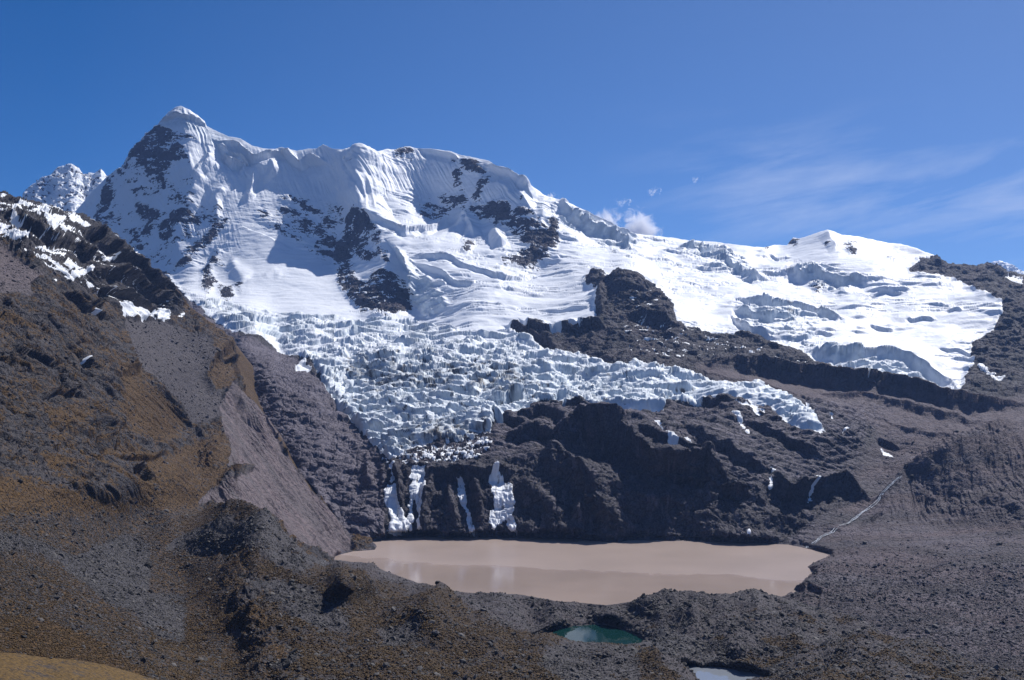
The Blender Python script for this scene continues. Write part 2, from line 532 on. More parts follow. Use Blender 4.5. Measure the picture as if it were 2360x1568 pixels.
# ================================================================== A: the massif, the glaciers, the cliffs and the right valley
PA = [(-60, 560, 4300), (180, 490, 4200), (270, 395, 4000), (370, 285, 3950), (415, 245, 3900), (475, 290, 3900), (600, 340, 3850), (740, 342, 3850),
      (830, 340, 3680), (920, 345, 3800), (1050, 350, 3700), (1150, 385, 3500), (1190, 400, 3420), (1260, 450, 3420), (1400, 520, 3420),
      (1510, 548, 3420), (1640, 560, 3420), (1800, 565, 3420), (1910, 532, 3300), (2050, 560, 3220), (2160, 598, 3000), (2250, 620, 2900),
      (2420, 645, 2750),
      (300, 500, 3850), (420, 400, 3720), (420, 520, 3600), (300, 600, 3700), (500, 450, 3660), (430, 600, 3420), (560, 520, 3560),
      (640, 440, 3730), (700, 500, 3600), (760, 440, 3700), (830, 450, 3540), (850, 540, 3380), (780, 600, 3380), (960, 430, 3660),
      (1000, 500, 3540), (1080, 450, 3520), (1150, 480, 3360), (1080, 550, 3280), (1220, 500, 3270), (1270, 540, 3170), (1230, 620, 2970),
      (1180, 600, 3030), (1290, 500, 3280),
      (560, 545, 3500), (480, 640, 3300), (400, 660, 3300), (600, 640, 3200), (700, 640, 3200), (520, 690, 3000), (620, 700, 2930),
      (760, 660, 3100), (820, 700, 2880), (850, 650, 3000), (900, 700, 2800), (830, 725, 2780), (950, 720, 2760), (950, 630, 2900),
      (920, 570, 3120), (1000, 570, 3080), (1060, 580, 3060), (1050, 640, 2820), (1150, 640, 2800), (1100, 700, 2600), (1200, 700, 2600),
      (1300, 640, 2820), (1300, 730, 2430), (1370, 640, 2750), (1370, 740, 2350),
      (450, 700, 2850), (550, 730, 2650), (700, 750, 2600), (850, 750, 2600), (1000, 760, 2480), (1150, 770, 2380), (1250, 790, 2250),
      (640, 800, 2350), (760, 830, 2180), (900, 830, 2130), (1050, 850, 2020), (1200, 860, 1960), (1350, 850, 2050), (1500, 870, 1950),
      (1650, 890, 1850), (1750, 930, 1730), (1870, 1000, 1600), (800, 900, 1930), (950, 900, 1880), (1100, 930, 1760), (880, 1000, 1650),
      (1050, 1000, 1620), (1250, 920, 1780), (1450, 940, 1720), (1600, 930, 1760),
      (440, 760, 2400), (500, 850, 2200), (560, 800, 2150), (620, 850, 1980), (720, 900, 1850), (560, 1000, 1750), (640, 950, 1750), (760, 1000, 1650), (700, 1080, 1520), (820, 1080, 1530),
      (760, 1180, 1420), (640, 1120, 1550), (850, 1180, 1400), (840, 1240, 1350), (900, 1150, 1430),
      (950, 1060, 1500), (950, 1238, 1366), (1150, 1065, 1490), (1100, 1090, 1450), (1150, 1238, 1366), (1280, 1100, 1435),
      (1300, 1000, 1580), (1200, 1000, 1600), (1400, 1025, 1490), (1420, 1160, 1378), (1300, 1170, 1395), (1420, 1250, 1342),
      (1550, 1030, 1452), (1550, 1100, 1412), (1600, 1246, 1350), (1500, 1246, 1350), (1700, 1060, 1452), (1650, 1130, 1400),
      (1800, 1125, 1420), (1850, 1135, 1425), (1820, 1250, 1335), (1950, 1140, 1470), (1980, 1150, 1470), (1400, 970, 1640),
      (1550, 980, 1600), (1700, 990, 1600), (1800, 1040, 1560),
      (1550, 760, 2350), (1450, 660, 2550), (1450, 720, 2430), (1500, 820, 2150), (1600, 830, 2150), (1700, 820, 2180), (1850, 850, 2120),
      (1620, 853, 2080), (1800, 875, 2000), (2000, 905, 1940), (2200, 940, 1850), (2420, 940, 1800), (1900, 930, 1830), (2000, 950, 1850),
      (2100, 950, 1830), (2240, 970, 1760), (2420, 975, 1720), (1850, 950, 1780), (1950, 1000, 1680), (2100, 1000, 1690),
      (2250, 1020, 1600), (1950, 1060, 1600), (2100, 1070, 1560), (2420, 1040, 1450), (2100, 1150, 1480), (2200, 1100, 1480),
      (2420, 1120, 1320), (2000, 1200, 1390), (2200, 1200, 1330), (2420, 1220, 1220), (1900, 1240, 1310), (1915, 1278, 1212),
      (2100, 1300, 1125), (2420, 1320, 1070), (1880, 1318, 1085), (1860, 1350, 1005), (1900, 1380, 925), (1840, 1400, 908), (2100, 1400, 920), (2420, 1420, 870),
      (2420, 1570, 660), (2100, 1500, 740), (1950, 1440, 820),
      (1400, 560, 3250), (1400, 610, 2950), (1500, 620, 3000), (1600, 620, 3050), (1600, 700, 2650), (1700, 600, 3150), (1700, 690, 2720),
      (1800, 640, 2950), (1750, 760, 2400), (1900, 620, 3000), (1900, 580, 3150), (2000, 640, 2850), (2050, 600, 3000), (1900, 700, 2680),
      (2050, 720, 2580), (2200, 700, 2580), (2300, 700, 2500), (1900, 800, 2280), (2050, 820, 2220), (2200, 800, 2250), (2100, 890, 2040),
      (2210, 890, 2040), (2280, 800, 2250), (2420, 760, 2350), (2420, 870, 2080), (2130, 610, 2950), (2250, 660, 2700)]

# outlines of what covers the ground
SNOW_A = [(30, 600), (30, 201), (2150, 201), (2152, 590), (2095, 628), (2150, 640), (2215, 652), (2262, 676), (2300, 690), (2313, 710), (2290, 755), (2262, 778),
          (2243, 800), (2252, 822), (2226, 860), (2222, 895), (2205, 906), (2150, 900), (2110, 893), (2060, 885), (2010, 875), (1960, 872), (1915, 850),
          (1880, 832), (1840, 812), (1800, 800), (1760, 782), (1720, 766), (1700, 775), (1690, 780), (1640, 776), (1600, 765), (1556, 758), (1535, 730),
          (1515, 705), (1500, 680), (1430, 650), (1385, 665), (1376, 690), (1372, 735), (1378, 748), (1330, 760), (1300, 752), (1290, 772), (1250, 762),
          (1200, 752), (1172, 757), (1180, 768), (1250, 800), (1330, 822), (1400, 846), (1500, 858), (1560, 870), (1640, 885), (1740, 900),
          (1800, 932), (1870, 968), (1892, 1007), (1850, 1000), (1800, 985), (1770, 950), (1710, 933), (1650, 930), (1600, 938), (1530, 930), (1528, 950),
          (1480, 950), (1400, 942), (1340, 930), (1300, 935), (1240, 925), (1225, 945), (1200, 965), (1170, 960), (1160, 985), (1135, 975), (1130, 1012), (1080, 1005), (1060, 1025),
          (1000, 1020), (950, 1025), (900, 1060), (868, 1035), (840, 1000), (815, 975), (770, 930), (745, 890), (720, 850), (690, 835), (640, 815), (600, 785),
          (540, 765), (480, 735), (440, 700), (380, 640)]
F_SNOW = Field().poly(SNOW_A)
# snow patch beside the ice
F_SNOW.poly([(678, 850), (700, 845), (720, 862), (680, 862)])
# ice front of the lower tongue (the broken glacier)
ICE = [(440, 700), (560, 715), (700, 735), (830, 742), (900, 735), (1000, 752), (1100, 775), (1180, 768), (1250, 800), (1330, 822), (1400, 846), (1500, 858),
       (1560, 870), (1640, 885), (1740, 900), (1800, 932), (1870, 968), (1892, 1007), (1850, 1000), (1800, 985), (1770, 950), (1710, 933),
       (1650, 930), (1600, 938), (1528, 950), (1400, 942), (1300, 935), (1225, 945), (1170, 960), (1130, 1012), (1060, 1025), (950, 1025),
       (900, 1060), (868, 1035), (815, 975), (770, 930), (745, 890), (690, 835), (600, 785), (480, 735)]
F_ICE = Field().poly(ICE)
F_BLUE = Field().poly([(950, 800), (1150, 790), (1300, 820), (1500, 880), (1700, 920), (1600, 940), (1300, 935), (1150, 960), (1050, 940), (850, 900), (800, 860)])
F_BLUE.poly([(450, 700), (700, 730), (900, 760), (1100, 790), (1000, 800), (700, 770), (500, 740)])
# seracs and ice walls higher up
for l in ([(940, 620), (960, 615), (985, 680), (950, 700)], ):
    F_BLUE.poly(l)
F_BLUE.poly(c(3, [(540, 680), (700, 640), (900, 650), (1050, 700), (950, 800), (800, 850), (600, 800)]))
F_BLUE.poly(c(3, [(1080, 960), (1300, 990), (1500, 990), (1700, 1060), (1800, 1150), (1600, 1170), (1400, 1120), (1200, 1040)]))
F_BLUE.poly(c(2, [(1780, 690), (1900, 720), (2000, 790), (2050, 850), (1980, 880), (1850, 800)]))
F_BLUE.poly(c(1, [(1090, 320), (1240, 270), (1380, 340), (1550, 420), (1450, 490), (1280, 380)]))
F_BLUE.poly(c(3, [(400, 350), (520, 330), (620, 420), (560, 490), (450, 430)]))
F_SERAC = Field().poly(c(3, [(540, 680), (700, 640), (900, 650), (1180, 730), (1050, 800), (1000, 900), (1100, 960), (1500, 990), (1800, 1150), (1950, 1230),
                             (1500, 1170), (1250, 1060), (950, 950), (760, 860), (600, 800)]))
F_SERAC.poly(c(2, [(1600, 560), (1800, 640), (2100, 760), (2100, 860), (1950, 880), (1780, 760), (1560, 640)]))
F_SERAC.poly(c(3, [(200, 290), (480, 290), (640, 420), (700, 500), (600, 510), (480, 440), (350, 420), (180, 370)]))
F_SERAC.poly(c(3, [(860, 430), (1050, 430), (1400, 500), (1300, 540), (1200, 600), (950, 500)]))
F_SERAC.poly(c(2, [(480, 850), (620, 960), (760, 1100), (850, 1230), (700, 1300), (600, 1220), (580, 1080), (500, 960)]))
F_DIRT = Field().poly([(770, 850), (850, 820), (960, 815), (1060, 830), (1180, 850), (1240, 890), (1180, 930), (1080, 900), (950, 905), (850, 900), (790, 880)])
F_DIRT.poly([(900, 1000), (1000, 985), (1060, 995), (1130, 980), (1125, 1015), (1050, 1030), (930, 1060)])
F_DIRT.poly(c(6, [(740, 430), (900, 440), (1020, 480), (950, 530), (800, 490)]))
# rubble of ice and stones below the ice front
F_MIXED = Field().poly([(870, 1020), (960, 1025), (1060, 1015), (1130, 1010), (1135, 1040), (1120, 1062), (1040, 1070), (960, 1075), (880, 1070)])

ROCKS1 = [  # (polygon, how much of the rock shows)
    ([(1070, 330), (1130, 380), (1290, 440), (1200, 460), (1240, 520), (1280, 600), (1180, 600), (1130, 690), (1100, 770), (1060, 700), (960, 620), (960, 540), (1000, 440)], .80),
    ([(1060, 340), (980, 440), (920, 520), (870, 620), (820, 690), (870, 690), (960, 600), (1010, 500)], .62),
    ([(740, 700), (820, 680), (790, 780), (800, 860), (760, 960), (700, 1010), (640, 980), (690, 860)], .68),
    ([(920, 880), (960, 860), (1060, 900), (1080, 960), (1040, 1050), (1050, 1100), (960, 1090), (980, 1000), (930, 960)], .66),
    ([(1100, 970), (1180, 920), (1290, 940), (1380, 990), (1340, 1050), (1260, 1000), (1320, 1120), (1200, 1100), (1120, 1160), (1080, 1080)], .72),
    ([(1340, 1120), (1440, 1060), (1500, 1050), (1380, 1170), (1250, 1300), (1190, 1310), (1240, 1200)], .60),
    ([(800, 650), (1000, 600), (1300, 640), (1320, 900), (1380, 1060), (1240, 1320), (1000, 1300), (880, 1180), (640, 980), (760, 760)], .14),
    ([(970, 1300), (1100, 1330), (1180, 1380), (1170, 1430), (1060, 1400)], .85),
    ([(1460, 1210), (1505, 1290), (1450, 1310), (1400, 1370), (1460, 1400), (1400, 1480), (1360, 1440), (1380, 1350), (1420, 1260)], .8),
    ([(1480, 1440), (1560, 1440), (1570, 1500), (1530, 1530), (1480, 1500)], .85),
    ([(1600, 1420), (1640, 1420), (1620, 1460), (1600, 1450)], .8),
    ([(1880, 840), (1960, 820), (2160, 900), (2200, 960), (2100, 940), (1960, 860)], .5),
    ([(1740, 950), (1950, 900), (2200, 980), (2360, 1000), (2250, 1240), (2100, 1200), (1880, 1060)], .38),
    ([(2120, 1120), (2300, 1030), (2260, 1260), (2140, 1240)], .55),
    ([(1300, 880), (1520, 900), (1560, 1000), (1450, 1050), (1340, 980)], .42),
]
ROCKS2 = [
    ([(240, 590), (300, 660), (390, 760), (400, 860), (300, 810), (200, 830), (180, 940), (205, 1030), (290, 1090), (320, 1040), (400, 990), (470, 1020), (560, 1060),
      (590, 1150), (590, 1230), (540, 1270), (430, 1280), (250, 1300), (200, 1200), (80, 1080), (100, 980), (50, 900), (60, 800), (150, 660)], .86),
    ([(200, 800), (300, 790), (420, 850), (420, 920), (330, 900), (220, 900)], .60),
    ([(150, 230), (180, 240), (200, 285), (170, 290)], .9),
    ([(470, 180), (520, 152), (580, 158), (600, 210), (560, 230), (480, 230)], .82),
    ([(910, 240), (1000, 228), (1080, 310), (1040, 330), (920, 300)], .82),
    ([(870, 230), (910, 250), (930, 440), (880, 450)], .5),
    ([(1050, 340), (1110, 335), (1115, 400), (1060, 450), (1010, 540), (1010, 620), (970, 580), (1010, 470)], .84),
    ([(1010, 520), (1100, 500), (1240, 540), (1280, 660), (1160, 680), (1010, 620)], .60),
    ([(1330, 530), (1350, 600), (1400, 640), (1500, 680), (1510, 620), (1530, 600), (1570, 700), (1560, 820), (1500, 900), (1440, 960), (1380, 985), (1300, 940), (1200, 920),
      (1210, 890), (1350, 870), (1410, 850), (1330, 820), (1280, 740), (1230, 680), (1290, 600)], .82),
    ([(1350, 700), (1480, 700), (1500, 850), (1420, 850)], .5),
    ([(640, 540), (740, 500), (820, 580), (820, 620), (700, 630), (650, 600)], .60),
    ([(930, 800), (1000, 820), (960, 865), (930, 850)], .85),
    ([(700, 500), (880, 420), (1000, 560), (820, 560)], .36),
    ([(1780, 1010), (1840, 998), (1890, 1040), (1912, 1080), (1870, 1108), (1775, 1070)], .95),
    ([(20, 560), (150, 560), (180, 660), (60, 820), (-20, 900), (0, 700)], .45),
]
ROCKS3 = [
    ([(870, 280), (905, 240), (935, 245), (920, 275)], .9), ([(720, 296), (745, 286), (740, 298)], .9),
    ([(1215, 280), (1280, 275), (1295, 335), (1265, 340)], .72), ([(1085, 265), (1125, 270), (1110, 280)], .8),
    ([(1505, 335), (1530, 355), (1560, 375), (1525, 400), (1500, 370)], .85),
    ([(1000, 520), (1020, 495), (1060, 520), (1110, 530), (1060, 570), (1020, 560)], .85),
    ([(1690, 368), (1830, 380), (1900, 405), (2060, 425), (2110, 397), (2240, 455), (2400, 475), (2400, 1300), (2200, 1200), (2060, 1040), (2010, 980), (2020, 880), (2080, 850),
      (2180, 830), (2230, 740), (2200, 650), (2100, 590), (2000, 560), (1900, 510), (1800, 490), (1620, 450), (1680, 400)], 1.0),
]
ROCKS_ = [([(x, y) for x, y in c(1, p)], a) for p, a in ROCKS1] + [(c(2, p), a) for p, a in ROCKS2] + [(c(3, p), a) for p, a in ROCKS3]
# snow held inside the rock areas
SNOWSPOTS = [c(3, p) for p in ([(2235, 475), (2330, 490), (2330, 540), (2240, 500)], [(2080, 1010), (2130, 1080), (2120, 1100), (2060, 1040)],
                                [(2130, 1090), (2230, 1130), (2180, 1145)], [(1190, 1050), (1420, 1100), (1410, 1135), (1260, 1115)], [(1050, 1000), (1190, 1060), (1180, 1080), (1080, 1040)])]
SNOWSPOTS += [c(6, p) for p in ([(1220, 570), (1380, 565), (1420, 615), (1390, 620), (1330, 590)], [(1215, 645), (1250, 650), (1330, 760), (1320, 780), (1270, 700)],
                                 [(715, 670), (745, 675), (800, 770), (850, 830), (830, 840), (760, 740)], [(810, 670), (830, 665), (860, 700), (840, 700)],
                                 [(855, 730), (880, 735), (920, 800), (930, 850), (900, 800)], [(1470, 955), (1520, 1000), (1500, 1005)], [(1480, 1030), (1500, 1030), (1500, 1090), (1485, 1090)],
                                 [(1745, 1085), (1765, 1085), (1800, 1150), (1780, 1160)], [(1915, 760), (1945, 740), (1985, 735), (1940, 780)], [(1740, 610), (1790, 650), (1830, 760), (1780, 750), (1720, 650)],
                                 [(1850, 630), (1890, 680), (1875, 690)], [(1320, 1415), (1335, 1420), (1335, 1445), (1322, 1440)], [(2215, 850), (2260, 855), (2320, 890), (2310, 905), (2250, 895)])]
F_SPOT = Field()
for p in SNOWSPOTS:
    F_SPOT.poly(p)
# frozen falls on the black cliff
FALLS = {
    1: [c(10, [(230, 385), (300, 390), (260, 500), (290, 620), (225, 640), (245, 580), (200, 450)]),
        c(10, [(170, 680), (250, 670), (320, 660), (325, 850), (350, 1000), (400, 1150), (500, 1250), (480, 1300), (350, 1310), (350, 1350), (290, 1350), (170, 1300), (210, 1200), (190, 1050), (130, 900),
               (140, 800)])],
    2: [c(10, [(500, 420), (680, 400), (690, 620), (700, 800), (650, 950), (640, 1150), (665, 1280), (590, 1260), (600, 1050), (560, 900), (530, 850), (510, 1000), (530, 1210), (450, 1190), (460, 1000), (490, 850), (480, 750),
               (510, 600), (470, 560)])],
    3: [c(10, [(1100, 520), (1200, 530), (1225, 800), (1240, 950), (1300, 1030), (1310, 1100), (1340, 1220), (1335, 1340), (1300, 1280), (1275, 1340), (1230, 1150), (1230, 1020), (1160, 900), (1110, 800), (1105, 640)])],
    4: [c(10, [(1540, 490), (1620, 470), (1740, 540), (1860, 680), (1860, 830), (1900, 940), (1870, 1080), (1930, 1220), (1920, 1340), (1880, 1280), (1770, 1210), (1780, 1130), (1620, 1250), (1560, 1255), (1520, 1150), (1550, 1000), (1600, 980),
               (1600, 830), (1570, 780), (1570, 620)])],
}
F_FALL = {k: Field() for k in FALLS}
for k, ps in FALLS.items():
    for p in ps:
        F_FALL[k].poly(p)
# ground kinds on the lower ground
F_BENCH = Field().poly([(1376, 690), (1430, 650), (1500, 680), (1556, 758), (1700, 778), (1800, 800), (1960, 872), (1940, 880), (1800, 860), (1640, 842), (1560, 860), (1420, 845), (1330, 815), (1250, 795), (1180, 765), (1290, 760)])
F_PALE = Field().poly(c(3, [(420, 880), (600, 880), (1000, 1000), (1180, 1090), (1150, 1105), (800, 1060), (620, 1030), (400, 1040), (200, 1000), (200, 900)]))
F_PALE.poly(c(6, [(1400, 560), (1600, 640), (1700, 680), (1600, 660), (1430, 600)]))
F_MOR = Field().poly([(1590, 850), (1640, 842), (1760, 850), (1900, 868), (2070, 890), (2240, 918), (2420, 915), (2420, 1120), (2250, 1060), (2100, 1030), (1950, 985), (1850, 940), (1700, 890), (1600, 870)])
F_SLAB = Field().poly([(440, 700), (560, 775), (690, 840), (745, 890), (770, 930), (815, 975), (868, 1035), (890, 1100), (880, 1240), (780, 1275), (700, 1200), (560, 1100), (430, 900)])
F_DARKCLIFF = Field().poly([(880, 1060), (1000, 1072), (1120, 1065), (1280, 1075), (1380, 1010), (1500, 1020), (1620, 1060), (1700, 1110), (1850, 1120), (1990, 1145), (1900, 1190), (1815, 1256), (880, 1244)])

STEP = 1.45   # plate pixels between survey columns


def column_grid(x0, x1, top, bottom, rows, step=STEP, power=1.0):
    xs = np.arange(x0, x1 + step, step)
    T = top(xs); B = bottom(xs)
    v = (np.arange(rows) / (rows - 1)) ** power
    px = np.repeat(xs[None], rows, 0)
    py = T[None] + (B - T)[None] * v[:, None]
    return px, py


def cover_lake(px, py, D, F, z, pad=14, deep=0.03):
    s = F.at(px, py)
    Dp = depth_of_plane(px, py, z)
    wgt = smooth(s, -pad, -0.5)
    D2 = D * (1 - wgt) + Dp * wgt
    below = np.clip((s + .5) / 14, -0.12, 1) * deep
    below = np.where(s > -.5, below, 0) - .0035 * smooth(-s, .3, 5) * (s > -60)
    return D2 * (1 + below), s


def strokes(px, py, items):
    """items: (pts, half-width above, half-width below, metres, kind)"""
    out = np.zeros(px.shape, np.float32)
    for pts, wa, wb, amp, kind in items:
        xs = [p[0] for p in pts]; ys = [p[1] for p in pts]
        R = max(wa, wb) * 1.6 + 4
        m = (px > min(xs) - R) & (px < max(xs) + R) & (py > min(ys) - R) & (py < max(ys) + R)
        X, Y = px[m], py[m]
        if not X.size:
            continue
        X = X + 5 * look(T_PER, X / 30, Y / 30 + 3); Y = Y + 5 * look(T_PER, X / 30 + 9, Y / 30)
        best = np.full(X.shape, 1e9); sgn = np.zeros(X.shape); tt = np.zeros(X.shape)
        n = len(pts) - 1
        for k, (a, b) in enumerate(zip(pts[:-1], pts[1:])):
            d, t = seg_dist(X, Y, a, b)
            s = np.sign((b[0] - a[0]) * (Y - a[1]) - (b[1] - a[1]) * (X - a[0]))
            q = d < best
            best = np.where(q, d, best); sgn = np.where(q, s, sgn); tt = np.where(q, (k + t) / n, tt)
        taper = np.clip(np.minimum(tt, 1 - tt) * 5 + .25, 0, 1)
        W = np.where(sgn > 0, wb, wa)      # sgn>0: below a line drawn left to right
        u = best / W
        if kind == 'ridge':
            g = np.clip(1 - u, 0, 1)
        elif kind == 'bump':
            g = np.exp(-u * u * 2)
        elif kind == 'scarp':               # stands proud above, drops away below
            g = np.where(sgn > 0, -smooth(u, 0, .25) * np.clip(1.3 - u, 0, 1), np.exp(-u * u * 2))
        out[m] += amp * g * taper
    return out


